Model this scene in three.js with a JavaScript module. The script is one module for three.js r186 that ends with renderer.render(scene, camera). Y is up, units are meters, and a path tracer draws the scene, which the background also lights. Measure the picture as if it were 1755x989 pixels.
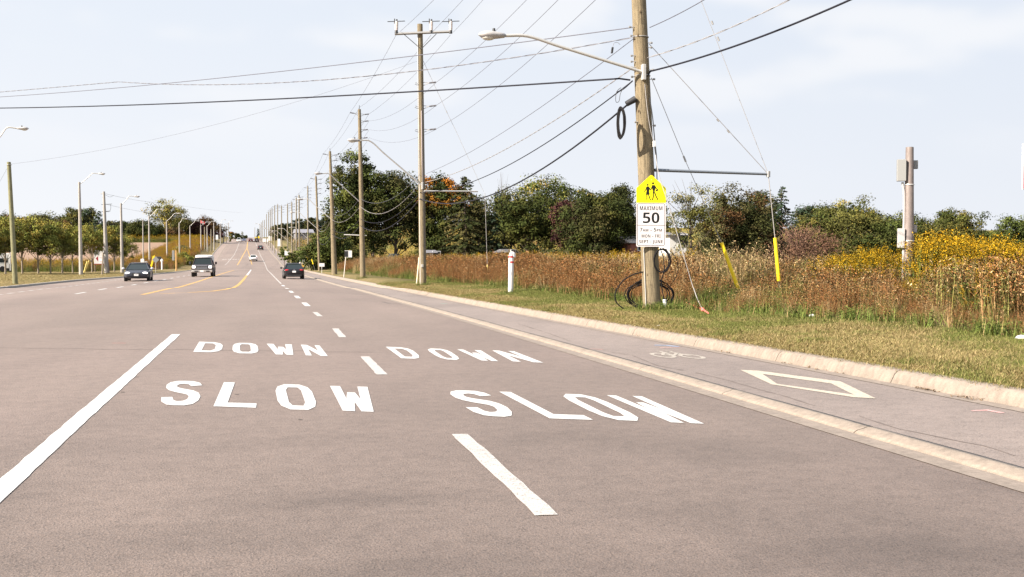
import * as THREE from 'three';
import { mergeGeometries } from 'three/addons/utils/BufferGeometryUtils.js';
import { RoundedBoxGeometry } from 'three/addons/geometries/RoundedBoxGeometry.js';
import { MarchingCubes } from 'three/addons/objects/MarchingCubes.js';

// ───────────────────────────── camera
const EYE = 1.6, FOCAL = 1750, PW = 1755, PH = 989;           // focal length in pixels of the 1755 x 989 photograph
const YAW = THREE.MathUtils.degToRad(13.815), PITCH = THREE.MathUtils.degToRad(1.5875);
const scene = new THREE.Scene();
const camera = new THREE.PerspectiveCamera(2 * Math.atan(PH / 2 / FOCAL) * 180 / Math.PI, PW / PH, 0.2, 6000);
camera.position.set(0, EYE, 0);
camera.lookAt(Math.sin(YAW) * Math.cos(PITCH), EYE - Math.sin(PITCH), -Math.cos(YAW) * Math.cos(PITCH));
scene.add(camera);

// ───────────────────────────── sun, sky, exposure
const SUN_EL = THREE.MathUtils.degToRad(34), SUN_A = THREE.MathUtils.degToRad(30);
const SUN = new THREE.Vector3(-Math.cos(YAW - SUN_A) * Math.cos(SUN_EL), Math.sin(SUN_EL), Math.sin(SUN_A - YAW) * Math.cos(SUN_EL));
const sun = new THREE.DirectionalLight(new THREE.Color(1.0, 0.9, 0.77), 5);
sun.position.copy(SUN).multiplyScalar(300).add(new THREE.Vector3(0, 0, -80));
sun.target.position.set(0, 0, -80); sun.castShadow = true;
Object.assign(sun.shadow.camera, { left: -220, right: 220, top: 220, bottom: -220, near: 1, far: 900 });
sun.shadow.mapSize.set(4096, 4096);
scene.add(sun, sun.target);
const renderer = new THREE.WebGLRenderer({ antialias: true });
renderer.toneMapping = THREE.LinearToneMapping;
renderer.toneMappingExposure = 2.5;
renderer.shadowMap.enabled = true;

// ───────────────────────────── random numbers and noise
function rng(seed) { let a = seed >>> 0; return () => { a = (a + 0x6D2B79F5) | 0; let t = Math.imul(a ^ (a >>> 15), 1 | a); t = (t + Math.imul(t ^ (t >>> 7), 61 | t)) ^ t; return ((t ^ (t >>> 14)) >>> 0) / 4294967296; }; }
const hash = (x, y) => { let h = Math.imul(x | 0, 374761393) ^ Math.imul(y | 0, 668265263); h = Math.imul(h ^ (h >>> 13), 1274126177); return ((h ^ (h >>> 16)) >>> 0) / 4294967296; };
const fade = (t) => t * t * (3 - 2 * t);
function vnoise(x, y, wrap = 0) {
  const i = Math.floor(x), j = Math.floor(y), u = fade(x - i), v = fade(y - j), w = (k) => (wrap ? ((k % wrap) + wrap) % wrap : k);
  const a = hash(w(i), w(j)), b = hash(w(i + 1), w(j)), c = hash(w(i), w(j + 1)), d = hash(w(i + 1), w(j + 1));
  return a + (b - a) * u + (c - a) * v + (a - b - c + d) * u * v;
}
const fbm = (x, y, n = 4) => { let s = 0, a = 0.5, k = 1; for (let i = 0; i < n; i++) { s += a * vnoise(x * k + i * 17.3, y * k + i * 9.1); a *= 0.5; k *= 2.03; } return s / (1 - Math.pow(0.5, n)); };
const smooth = (a, b, x) => fade(Math.min(1, Math.max(0, (x - a) / (b - a))));
const lerp = THREE.MathUtils.lerp, clamp = THREE.MathUtils.clamp;

// the sky: pale hazy blue, whiter low down and towards the sun, thin streaks of high cloud
{
  const W = 1024, Hh = 512, px = new Float32Array(W * Hh * 4), sunH = new THREE.Vector3(SUN.x, 0, SUN.z).normalize();
  for (let j = 0; j < Hh; j++) {
    const el = ((j + 0.5) / Hh - 0.5) * Math.PI, y = Math.sin(el), ce = Math.cos(el);
    for (let i = 0; i < W; i++) {
      const ph = ((i + 0.5) / W - 0.5) * 2 * Math.PI, x = Math.cos(ph) * ce, z = Math.sin(ph) * ce;
      const g = Math.pow(clamp(y, 0, 1), 0.8), toSun = clamp(x * SUN.x + y * SUN.y + z * SUN.z, -1, 1), az = (Math.cos(ph) * sunH.x + Math.sin(ph) * sunH.z);
      const warm = 0.5 + 0.5 * az;
      let r = lerp(lerp(0.34, 0.43, warm), 0.215, g), gg = lerp(lerp(0.35, 0.425, warm), 0.28, g), b = lerp(lerp(0.372, 0.42, warm), 0.37, g);
      const glow = Math.pow(Math.max(0, toSun), 6) * 0.25; r += glow; gg += glow * 0.95; b += glow * 0.88;
      const wx = Math.atan2(x, -z), n = fbm(wx * 7 + 3.1, el * 34 + wx * 3, 5), c = smooth(0.47, 0.72, n) * smooth(0.06, 0.2, el) * 0.6;
      r = lerp(r, 0.395, c); gg = lerp(gg, 0.395, c); b = lerp(b, 0.4, c);
      if (y < 0) { r = 0.2; gg = 0.19; b = 0.16; }
      px.set([r, gg, b, 1], (j * W + i) * 4);
    }
  }
  const sky = new THREE.DataTexture(px, W, Hh, THREE.RGBAFormat, THREE.FloatType);
  sky.mapping = THREE.EquirectangularReflectionMapping; sky.magFilter = THREE.LinearFilter; sky.needsUpdate = true;
  scene.background = sky; scene.environment = sky;
}

// ───────────────────────────── places: d metres to the right of the driving line, t metres ahead along the road
const F = new THREE.Vector3(Math.sin(YAW) * Math.cos(PITCH), -Math.sin(PITCH), -Math.cos(YAW) * Math.cos(PITCH));
const R = new THREE.Vector3(Math.cos(YAW), 0, Math.sin(YAW)), U = new THREE.Vector3().crossVectors(R, F);
const V = (x, y, z) => new THREE.Vector3(x, y, z);
const ray = (x, y) => F.clone().addScaledVector(R, (x - PW / 2) / FOCAL).addScaledVector(U, -(y - PH / 2) / FOCAL);
const at = (x, y, depth) => ray(x, y).multiplyScalar(depth).add(V(0, EYE, 0));      // a measured direction and a distance give a place
const depthOf = (p) => p.clone().sub(V(0, EYE, 0)).dot(F);
function curve(keys) {                                           // smooth interpolation through [t, value]
  const n = keys.length, m = keys.map((k, i) => { const a = keys[Math.max(0, i - 1)], b = keys[Math.min(n - 1, i + 1)]; return (b[1] - a[1]) / Math.max(1e-6, b[0] - a[0]); });
  return (t) => {
    if (t <= keys[0][0]) return keys[0][1]; if (t >= keys[n - 1][0]) return keys[n - 1][1];
    let i = 0; while (t > keys[i + 1][0]) i++;
    const h = keys[i + 1][0] - keys[i][0], s = (t - keys[i][0]) / h, s2 = s * s, s3 = s2 * s;
    return keys[i][1] * (2 * s3 - 3 * s2 + 1) + m[i] * h * (s3 - 2 * s2 + s) + keys[i + 1][1] * (-2 * s3 + 3 * s2) + m[i + 1] * h * (s3 - s2);
  };
}
const grade = curve([[-50, 0], [150, 0], [200, 0], [240, 0.7], [265, 1.7], [300, 3.2], [350, 5.4], [400, 7.9], [440, 9.3], [480, 10.4], [560, 13], [640, 15.6], [720, 16.4], [900, 14], [1500, 10], [3000, 6]]);
const crown = curve([[0, -3.4], [150, -3.4], [345, -4.4], [440, -5.2], [640, -8]]);
const outR = curve([[0, 8.25], [12, 8.25], [25, 7.85], [50, 7.35], [90, 6.85], [150, 6.75], [240, 6.9], [340, 5.1], [440, 3.7], [640, 0.8], [900, -2]]);   // back of the right kerb minus 0.2
const inR = curve([[0, 5.5], [25, 5.5], [50, 5.2], [90, 4.75], [150, 4.6], [240, 4.5], [340, 2.6], [440, 1.2], [640, -1.2], [900, -4]]);                     // road edge beside the low kerb
const outL = curve([[0, -14.6], [85, -14.5], [107, -12.9], [145, -11.6], [165, -11.4], [240, -12.3], [280, -12.8], [340, -13.7], [440, -14.2], [640, -17], [900, -20]]);
function roadH(d, t) { const c = crown(t), x = d - c; return grade(t) + 0.075 - (x > 0 ? 0.022 * x : 0.012 * -x); }
const LEV_BIKE = (t) => roadH(inR(t) + 0.45, t) + 0.06;
function H(d, t) {                                               // the ground beside the road
  const g = grade(t);
  if (d >= outR(t)) {
    const u = d - outR(t);
    let h = 0.12 + 0.1 * smooth(0, 1.2, u) + 0.13 * smooth(1, 4, u) + 0.15 * smooth(3, 12, u) + 0.3 * smooth(10, 60, u);
    h += (3.6 * smooth(4, 45, u) + 3 * smooth(25, 90, u)) * smooth(170, 320, t) * (1 - smooth(900, 1500, t));
    h += (fbm(d * 0.35, t * 0.35, 3) - 0.5) * 0.12 * smooth(0.6, 3, u);
    return g + h;
  }
  if (d <= outL(t)) {
    const u = outL(t) - d;
    let h = 0.06 + 0.12 * smooth(0, 3, u) + 0.1 * smooth(4, 20, u);
    h += 0.9 * smooth(0, 6, u) * smooth(190, 260, t) * (1 - smooth(30, 60, u)) + 6 * smooth(60, 300, u) * smooth(420, 700, t);
    h += (fbm(d * 0.3 + 50, t * 0.3, 3) - 0.5) * 0.1 * smooth(0.6, 3, u);
    return g + h;
  }
  return roadH(d, t);
}
function hit(px, py, surf = H, far = 900) {                      // where a measured direction meets a surface
  const r = ray(px, py); let a = 2, b = 2;
  const f = (k) => EYE + r.y * k - surf(r.x * k, -r.z * k);
  while (b < far && f(b) > 0) { a = b; b *= 1.01; }
  for (let i = 0; i < 30; i++) { const c = (a + b) / 2; if (f(c) > 0) a = c; else b = c; }
  return V(r.x * a, EYE + r.y * a, r.z * a);
}
const spot = (px, depth) => { const p = at(px, 446, depth); p.y = H(p.x, -p.z); return p; };
const onRoad = (px, depth) => { const p = at(px, 446, depth); p.y = roadH(p.x, -p.z); return p; };
const G = (d, t) => V(d, H(d, t), -t);

// ───────────────────────────── naming and grouping
const taken = {};
function numbered(n) { if (!(n in taken)) { taken[n] = 0; return n; } return n + '_' + String(++taken[n]).padStart(3, '0'); }
function tag(o, label, category, group, kind) { o.userData.label = label; o.userData.category = category; if (group) o.userData.group = group; if (kind) o.userData.kind = kind; return o; }
function thing(name, label, category, p, group) { const o = new THREE.Group(); o.name = numbered(name); o.position.copy(p); scene.add(o); return tag(o, label, category, group); }
function clean(g) { g = g.index ? g.toNonIndexed() : g; for (const k of Object.keys(g.attributes)) if (!['position', 'normal', 'uv', 'color'].includes(k)) g.deleteAttribute(k); if (!g.attributes.uv) g.setAttribute('uv', new THREE.BufferAttribute(new Float32Array(g.attributes.position.count * 2), 2)); if (!g.attributes.normal) g.computeVertexNormals(); g.morphAttributes = {}; return g; }
function merge(list) { return list.length === 1 ? list[0] : mergeGeometries(list.map(clean), false); }
function part(name, geos, mat, parent) { const m = new THREE.Mesh(Array.isArray(geos) ? merge(geos) : geos, mat); m.name = parent === scene ? numbered(name) : name; m.castShadow = m.receiveShadow = true; parent.add(m); return m; }
function sub(name, parent) { const g = new THREE.Group(); g.name = name; parent.add(g); return g; }
function struct(name, geos, mat, label, category) { const m = part(name, geos, mat, scene); return tag(m, label, category, null, 'structure'); }
function dup(o, p, label) { const c = o.clone(); c.name = numbered(o.name.replace(/_\d{3}$/, '')); c.position.copy(p); c.userData = { ...o.userData, label }; scene.add(c); return c; }
const nth = ['first', 'second', 'third', 'fourth', 'fifth', 'sixth', 'seventh', 'eighth', 'ninth', 'tenth', 'eleventh', 'twelfth', 'thirteenth', 'fourteenth', 'fifteenth', 'sixteenth', 'seventeenth', 'eighteenth', 'nineteenth', 'twentieth', 'twenty-first', 'twenty-second', 'twenty-third', 'twenty-fourth'];

// ───────────────────────────── shapes
const box = (w, h, d, x = 0, y = 0, z = 0, r = 0) => { const g = r ? new RoundedBoxGeometry(w, h, d, 2, r) : new THREE.BoxGeometry(w, h, d); return g.translate(x, y, z); };
function rod(a, b, r0, r1 = r0, n = 10) {                        // a tapered rod between two points
  const L = a.distanceTo(b), g = new THREE.CylinderGeometry(r1, r0, L, n, 1).translate(0, L / 2, 0);
  g.applyQuaternion(new THREE.Quaternion().setFromUnitVectors(V(0, 1, 0), b.clone().sub(a).normalize()));
  const uv = g.attributes.uv; for (let i = 0; i < uv.count; i++) uv.setXY(i, uv.getX(i) * 2, uv.getY(i) * L / 2);
  return g.translate(a.x, a.y, a.z);
}
function tube(pts, r, n = 24, k = 6, closed = false) { return new THREE.TubeGeometry(new THREE.CatmullRomCurve3(pts, closed), n, r, k, closed); }
const ring = (R0, r, k = 40) => new THREE.TorusGeometry(R0, r, 6, k);
function grid(us, vs, fn, col) {                                 // a sheet through fn(u, v), uv in metres
  const pos = [], uv = [], c = [], idx = [], n = us.length;
  for (const v of vs) for (const u of us) { const p = fn(u, v); pos.push(p.x, p.y, p.z); uv.push(p.x, -p.z); if (col) c.push(...col(p.x, -p.z, u)); }
  for (let j = 0; j + 1 < vs.length; j++) for (let i = 0; i + 1 < n; i++) { const a = j * n + i, b = a + 1, e = a + n, f = e + 1; idx.push(a, b, f, a, f, e); }
  const g = new THREE.BufferGeometry();
  g.setAttribute('position', new THREE.Float32BufferAttribute(pos, 3)); g.setAttribute('uv', new THREE.Float32BufferAttribute(uv, 2));
  if (col) g.setAttribute('color', new THREE.Float32BufferAttribute(c, 3));
  g.setIndex(idx); g.computeVertexNormals(); return g;
}
const range = (a, b, s) => { const o = []; for (let x = a; x < b - 1e-6; x += s) o.push(x); o.push(b); return o; };
const fine = (a, b, s, k) => { const o = []; let x = a; while (x < b) { o.push(x); x += s; if (x > 0) s *= k; } o.push(b); return o; };

// ───────────────────────────── textures and materials
function tex(n, fn, srgb = false, repeat = 1, aspect = 1) {
  const w = n, h = Math.round(n * aspect), a = new Uint8Array(w * h * 4);
  for (let j = 0; j < h; j++) for (let i = 0; i < w; i++) { const c = fn(i, j, n); const k = (j * w + i) * 4; if (typeof c === 'number') a[k] = a[k + 1] = a[k + 2] = clamp(c, 0, 1) * 255; else { a[k] = clamp(c[0], 0, 1) * 255; a[k + 1] = clamp(c[1], 0, 1) * 255; a[k + 2] = clamp(c[2], 0, 1) * 255; } a[k + 3] = 255; }
  const t = new THREE.DataTexture(a, w, h, THREE.RGBAFormat); t.wrapS = t.wrapT = THREE.RepeatWrapping; t.magFilter = THREE.LinearFilter; t.minFilter = THREE.LinearMipmapLinearFilter; t.generateMipmaps = true; t.repeat.set(repeat, repeat); if (srgb) t.colorSpace = THREE.SRGBColorSpace; t.needsUpdate = true; return t;
}
const pn = (i, j, n, cells, s = 0) => vnoise(i / n * cells + s * 31, j / n * cells + s * 57, 0);
const tn = (i, j, n, cells) => vnoise(i / n * cells, j / n * cells, cells);       // tiles
const stones = (i, j, n) => { const a = tn(i, j, n, 512), b = tn(i + 7, j + 3, n, 256), c = tn(i, j, n, 24); return { a, b, c }; };
const asphaltMap = tex(1024, (i, j, n) => { const { a, b, c } = stones(i, j, n); let v = 0.76 + (a - 0.5) * 0.46 + (b - 0.5) * 0.26 + (c - 0.5) * 0.12; const h1 = hash(i >> 2, j >> 2); if (h1 > 0.985) v += 0.16; if (h1 < 0.02) v -= 0.22; if (hash((i >> 3) + 99, (j >> 3) + 5) > 0.994) v -= 0.2; const h = (hash(i >> 2, (j >> 2) + 5000) - 0.5) * 0.06; return [v * (1 + h), v, v * (1 - h)]; }, false, 1 / 2.6);
const asphaltBump = tex(1024, (i, j, n) => { const { a, b } = stones(i, j, n); return 0.5 + (a - 0.5) * 0.6 + (b - 0.5) * 0.5; }, false, 1 / 2.6);
const concMap = tex(512, (i, j, n) => 0.8 + (tn(i, j, n, 256) - 0.5) * 0.26 + (tn(i, j, n, 32) - 0.5) * 0.22 + (tn(i, j, n, 8) - 0.5) * 0.14 - (hash(i >> 1, j >> 1) > 0.992 ? 0.3 : 0), false, 1 / 1.3);
const soilMap = tex(512, (i, j, n) => { const v = 0.72 + (tn(i, j, n, 256) - 0.5) * 0.5 + (tn(i, j, n, 64) - 0.5) * 0.35 + (tn(i, j, n, 12) - 0.5) * 0.25; return [v, v, v * 0.97]; }, false, 1 / 2.1);
const woodMap = tex(256, (i, j, n) => { const g = tn(i, (j >> 4), n, 64), w = vnoise(i / n * 24 + 2.2 * vnoise(0, j / n * 6, 6), j / n * 3, 0), v = 0.78 + (g - 0.5) * 0.3 + (w - 0.5) * 0.34 - (tn(i, j >> 3, n, 128) > 0.86 ? 0.25 : 0); return [v, v * 0.985, v * 0.95]; }, false, 1, 2);
const woodBump = tex(256, (i, j, n) => 0.5 + (tn(i, (j >> 4), n, 64) - 0.5) * 0.9 - (tn(i, j >> 3, n, 128) > 0.86 ? 0.4 : 0), false, 1, 2);
const wearMap = tex(512, (i, j, n) => { const v = 0.94 + (tn(i, j, n, 256) - 0.5) * 0.2 + (tn(i, j, n, 16) - 0.5) * 0.1; return tn(i, j, n, 128) * 0.7 + tn(i + 40, j, n, 24) * 0.42 > 0.93 ? 0.5 : v; }, false, 1 / 1.7);
const wornMap = tex(512, (i, j, n) => { const k = tn(i, j, n, 128) * 0.55 + tn(i, j, n, 32) * 0.3 + tn(i, j, n, 256) * 0.25; return k < 0.42 ? 0.5 : 0.86 + (tn(i, j, n, 256) - 0.5) * 0.2; }, false, 1 / 1.2);
const M = (r, g, b, rough = 0.8, o = {}) => new THREE.MeshStandardMaterial({ color: new THREE.Color().setRGB(r, g, b), roughness: rough, metalness: 0, ...o });
const DS = { side: THREE.DoubleSide };
const mAsphalt = M(0.236, 0.181, 0.155, 0.7, { map: asphaltMap, bumpMap: asphaltBump, bumpScale: 0.004, vertexColors: true });
const mBike = M(0.27, 0.218, 0.193, 0.74, { map: asphaltMap, bumpMap: asphaltBump, bumpScale: 0.003, vertexColors: true });
const mConc = M(0.285, 0.232, 0.19, 0.9, { map: concMap, bumpMap: concMap, bumpScale: 0.004 });
const mGutter = M(0.275, 0.224, 0.188, 0.9, { map: concMap, bumpMap: concMap, bumpScale: 0.003 });
const mGround = new THREE.MeshPhysicalMaterial({ color: 0xffffff, roughness: 1, specularIntensity: 0.2, map: soilMap, bumpMap: soilMap, bumpScale: 0.03, vertexColors: true });
const mField = M(0.32, 0.2, 0.135, 1, { map: soilMap });
const mPaint = M(0.56, 0.55, 0.54, 0.6, { map: wearMap });
const mWorn = M(0.5, 0.465, 0.44, 0.7, { map: wornMap });
const mYellow = M(0.5, 0.3, 0.09, 0.7, { map: wearMap });
const mWhiteFaint = M(0.4, 0.355, 0.31, 0.8, { map: wornMap });
const mCrack = M(0.075, 0.062, 0.056, 1), mCrackPale = M(0.13, 0.105, 0.095, 1);
const mWood = M(0.25, 0.2, 0.127, 0.95, { map: woodMap, bumpMap: woodBump, bumpScale: 0.012 });
const mWoodFar = M(0.265, 0.23, 0.172, 0.95, { map: woodMap });
const mWoodGreen = M(0.27, 0.26, 0.15, 0.95, { map: woodMap, bumpMap: woodBump, bumpScale: 0.01 });
const mLampPole = M(0.42, 0.385, 0.35, 0.85, { map: concMap });
const mAlu = M(0.55, 0.53, 0.5, 0.45, { metalness: 0.45 });
const mSteel = M(0.36, 0.35, 0.34, 0.5, { metalness: 0.5 });
const mGalv = M(0.27, 0.222, 0.205, 0.6, { metalness: 0.25, map: concMap, bumpMap: concMap, bumpScale: 0.004 });
const mBoxGrey = M(0.27, 0.27, 0.265, 0.6), mBoxLight = M(0.42, 0.4, 0.39, 0.6);
const mDark = M(0.025, 0.025, 0.028, 0.55), mRubber = new THREE.MeshPhysicalMaterial({ color: new THREE.Color().setRGB(0.012, 0.011, 0.012), roughness: 0.7, specularIntensity: 0.25 });
const mWire = M(0.10, 0.10, 0.13, 0.6), mWireGrey = M(0.22, 0.21, 0.22, 0.6), mWireLight = M(0.33, 0.31, 0.3, 0.5), mWireDark = new THREE.MeshPhysicalMaterial({ color: new THREE.Color().setRGB(0.018, 0.018, 0.026), roughness: 0.6, specularIntensity: 0.3 });
const mPorcelain = M(0.62, 0.55, 0.52, 0.35), mInsul = M(0.13, 0.12, 0.13, 0.45);
const mGuard = M(0.85, 0.60, 0.01, 0.45), mGuardPale = M(0.8, 0.66, 0.22, 0.6);
const mWhite = M(0.78, 0.77, 0.76, 0.55), mRed = M(0.5, 0.03, 0.03, 0.5), mPink = M(0.85, 0.16, 0.14, 0.7, DS);
const mGlassDark = new THREE.MeshPhysicalMaterial({ color: new THREE.Color().setRGB(0.02, 0.027, 0.028), roughness: 0.12, specularIntensity: 0.45 }), mChrome = M(0.6, 0.6, 0.62, 0.2, { metalness: 0.9 });
const mLens = M(0.75, 0.75, 0.78, 0.15), mTail = M(0.45, 0.015, 0.02, 0.2), mTyre = M(0.018, 0.018, 0.019, 0.9), mRim = M(0.35, 0.35, 0.36, 0.35, { metalness: 0.7 });
const mHeadOn = M(0.9, 0.88, 0.85, 0.2, { emissive: new THREE.Color(1, 0.93, 0.9), emissiveIntensity: 0.9 });
const mLeaf = new THREE.MeshPhysicalMaterial({ color: 0xffffff, roughness: 0.9, specularIntensity: 0.2, vertexColors: true, side: THREE.DoubleSide });
const mBark = M(0.13, 0.1, 0.075, 0.95, { map: woodMap }), mBarkPale = M(0.3, 0.25, 0.2, 0.95, { map: woodMap });

// ───────────────────────────── the ground: one sheet from the road's edges to the horizon
const fieldEdgeNear = (d) => 175 - 0.28 * (d + 30), fieldEdgeFar = 372;
const inField = (d, t) => d < -17 && d > -150 && t > fieldEdgeNear(d) && t < fieldEdgeFar + (d + 60) * 0.25;
const weedEdge = curve([[0, 12.2], [14, 11.95], [19, 11.3], [23, 10.7], [29, 10.6], [46, 11], [58, 10.5], [84, 9.7], [130, 9.6], [170, 11], [300, 11], [900, 8]]);
function groundColor(d, t) {
  const n = fbm(d * 0.22, t * 0.22, 4), n2 = fbm(d * 1.4 + 9, t * 1.4, 3);
  const dry = [0.32, 0.24, 0.12], green = [0.14, 0.135, 0.045], soil = [0.15, 0.115, 0.06];
  let k = smooth(0.33, 0.62, n * 0.6 + n2 * 0.4);
  if (d > 0) {
    const e = weedEdge(t), w = smooth(-0.9, 0.3, d - e);
    k *= 1 - 0.75 * smooth(-1.6, -0.3, d - e);
    const c = [0, 1, 2].map((i) => lerp(lerp(green[i], dry[i], k), soil[i], w));
    if (t > 190 && d > 16) { const m = smooth(190, 230, t) * smooth(16, 22, d); const crop = fbm(d * 0.09, t * 0.05, 3) > 0.5 ? [0.34, 0.25, 0.06] : [0.2, 0.19, 0.06]; return c.map((v, i) => lerp(v, crop[i], m)); }
    return c;
  }
  const u = outL(t) - d, w = smooth(9, 20, u) * smooth(60, 120, t);
  const c = [0, 1, 2].map((i) => lerp(lerp(green[i], dry[i] * 1.08, 0.35 + 0.65 * k), [0.2, 0.16, 0.05][i], w));
  return c;
}
{
  const ts = [...range(-40, 0, 8), ...fine(0.4, 3000, 0.4, 1.018)], us = [0, 0.08, 0.25, 0.5, 0.8, 1.1, 1.5, 2, 2.5, 3, 3.6, 4.4, 5.5, 7, 9, 12, 16, 22, 30, 42, 60, 85, 120, 180, 280, 450, 750, 1300, 2400];
  const cols = [...us.map((u) => ['L', u]).reverse(), ['M', 0], ['M', 1], ...us.map((u) => ['R', u])];
  struct('ground', grid(cols, ts, ([s, u], t) => {
    if (s === 'M') { const d = u ? outR(t) - 0.3 : outL(t) + 0.3; return V(d, Math.min(roadH(d, t), roadH(-3, t)) - 0.35, -t); }
    const d = s === 'L' ? outL(t) - u : outR(t) + u; return V(d, H(d, t) - (u < 0.02 ? 0.05 : 0.012), -t);
  }, (d, t) => groundColor(d, t)), mGround, 'dry mown grass verges and open ground either side of the road', 'ground');
}
struct('field', grid(range(-150, -17, 3), range(150, 372, 4), (d, t) => { const tt = Math.max(t, fieldEdgeNear(d)); return V(d, H(d, tt) + 0.12 + (vnoise(d * 0.9, tt * 0.25) - 0.5) * 0.1, -tt); }), mField, 'bare pinkish brown ploughed field beyond the left verge', 'field');

// ───────────────────────────── road, bike lane, kerbs
const roadTs = [-30, -15, -6, ...fine(0.25, 1000, 0.25, 1.013)];
const SHADE_BLOTS = [[600, 858, 0.85, 0.2, 0.24], [300, 925, 1.0, 0.22, 0.27], [900, 985, 2.2, 0.3, 0.12], [760, 965, 0.8, 0.2, 0.14], [1500, 880, 0.8, 0.5, 0.14], [1640, 930, 0.7, 0.4, 0.2], [1240, 760, 0.9, 0.5, 0.08], [1000, 640, 1.0, 1.2, 0.08]].map(([x, y, a, b, k]) => { const p = hit(x, y, roadH); return [p.x, -p.z, a, b, k]; });  // soft foreground shade and windscreen reflection, painted into the road colour as dark blots
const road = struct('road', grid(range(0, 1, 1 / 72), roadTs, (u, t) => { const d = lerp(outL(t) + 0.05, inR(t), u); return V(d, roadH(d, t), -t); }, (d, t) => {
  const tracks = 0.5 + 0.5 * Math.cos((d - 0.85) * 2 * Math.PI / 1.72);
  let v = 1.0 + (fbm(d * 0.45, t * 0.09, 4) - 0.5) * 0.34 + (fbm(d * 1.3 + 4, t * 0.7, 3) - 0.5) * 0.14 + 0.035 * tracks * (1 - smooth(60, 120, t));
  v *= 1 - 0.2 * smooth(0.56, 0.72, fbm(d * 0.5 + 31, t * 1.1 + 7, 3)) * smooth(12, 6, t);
  for (const [sd, st, a, b, k] of SHADE_BLOTS) v *= 1 - k * Math.exp(-(((d - sd) / a) ** 2) - (((t - st) / b) ** 2));
  v *= lerp(0.84, 1, smooth(4, 19, t)) * lerp(1, 1.12, smooth(18, 90, t));  // vignette painted in near the camera, grazing brightness painted in with distance
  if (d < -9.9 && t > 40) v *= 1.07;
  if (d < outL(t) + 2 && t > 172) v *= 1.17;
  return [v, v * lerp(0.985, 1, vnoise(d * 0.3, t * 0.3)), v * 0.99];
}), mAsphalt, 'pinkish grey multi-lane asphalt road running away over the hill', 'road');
const bikeH = (d, t) => LEV_BIKE(t) + 0.012 * (d - inR(t) - 0.55);
const bike = struct('bike_lane', grid(range(0, 1, 1 / 14), roadTs, (u, t) => { const d = lerp(inR(t) + 0.41, outR(t) - 0.27, u); return V(d, bikeH(d, t), -t); }, (d, t) => {
  let v = 0.98 + (fbm(d * 0.7 + 12, t * 0.3, 4) - 0.5) * 0.34 + (fbm(d * 3, t * 2.2, 3) - 0.5) * 0.12; return [v, v, v * 1.01];
}), mBike, 'paler asphalt bike lane between the low kerb and the high kerb on the right', 'bike lane');
function kerbSet(name, label, path, prof, first, upto, step, gap) {
  // prof(t): list of [d, y] across; sections near the camera are single pieces with open joints
  const o = new THREE.Group(); o.name = numbered(name); scene.add(o); tag(o, label, 'kerb', null, 'structure');
  const piece = (t0, t1, s) => { const ts = range(t0, t1, s), n = prof(t0).length, g = grid(range(0, n - 1, 1), ts, (i, t) => { const q = prof(t)[Math.round(i)]; return V(q[0], q[1], -t); }); const nn = g.toNonIndexed(); nn.computeVertexNormals(); const uv = g.attributes.uv; return mergeCaps(g, prof, t0, t1); };
  for (let t = first; t < upto; t += step) part('kerb_section', piece(t + gap, t + step - gap, step / 4), mConc, o);
  const rest = fine(upto, 900, 3, 1.03);
  const g = grid(range(0, prof(0).length - 1, 1), rest, (i, t) => { const q = prof(t)[Math.round(i)]; return V(q[0], q[1], -t); });
  part('kerb_length', g, mConc, o); return o;
}
function mergeCaps(g, prof, t0, t1) {
  const caps = [t0, t1].map((t) => { const P = prof(t), pos = []; for (let i = 1; i + 1 < P.length; i++) pos.push(P[0][0], P[0][1], -t, P[i][0], P[i][1], -t, P[i + 1][0], P[i + 1][1], -t); const c = new THREE.BufferGeometry(); c.setAttribute('position', new THREE.Float32BufferAttribute(pos, 3)); c.computeVertexNormals(); return c; });
  return mergeGeometries([clean(g), ...caps.map(clean)], false);
}
const wob = (t, s) => (fbm(t * 0.8 + s, s, 3) - 0.5) * 0.035;
kerbSet('outer_kerb', 'pale concrete kerb between the bike lane and the grass verge on the right', null, (t) => {
  const d = outR(t), b = bikeH(d - 0.27, t), w = wob(t, 3), top = grade(t) + 0.12;
  return [[d - 0.1, b - 0.15], [d - 0.1 + w, b + 0.012], [d - 0.04 + w, Math.max(b + 0.05, top - 0.045)], [d + 0.0 + w, top - 0.008], [d + 0.04, top + 0.004], [d + 0.17, top + 0.012], [d + 0.2, top - 0.006], [d + 0.2, top - 0.2]];
}, -9, 72, 3, 0.008);
kerbSet('low_kerb', 'low worn concrete kerb between the road and the bike lane', null, (t) => {
  const d = inR(t), b = LEV_BIKE(t), r = roadH(d + 0.2, t), w = wob(t, 8);
  return [[d + 0.2 + w, r - 0.15], [d + 0.2 + w, r + 0.012], [d + 0.24 + w, r + 0.035], [d + 0.31 + w, b - 0.004], [d + 0.34, b + 0.008], [d + 0.42 + w, b + 0.008], [d + 0.44 + w, b - 0.12]];
}, -9, 72, 3, 0.008);
const near300 = fine(-9, 900, 1.2, 1.015);
part('gutter', grid([0, 1], near300, (u, t) => { const d = inR(t) - 0.06 + 0.28 * u; return V(d, roadH(d, t) + 0.006, -t); }), mGutter, road);
part('gutter', grid([0, 1], near300, (u, t) => { const d = outR(t) - 0.31 + 0.24 * u; return V(d, bikeH(d, t) + 0.006, -t); }), mGutter, bike);
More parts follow.
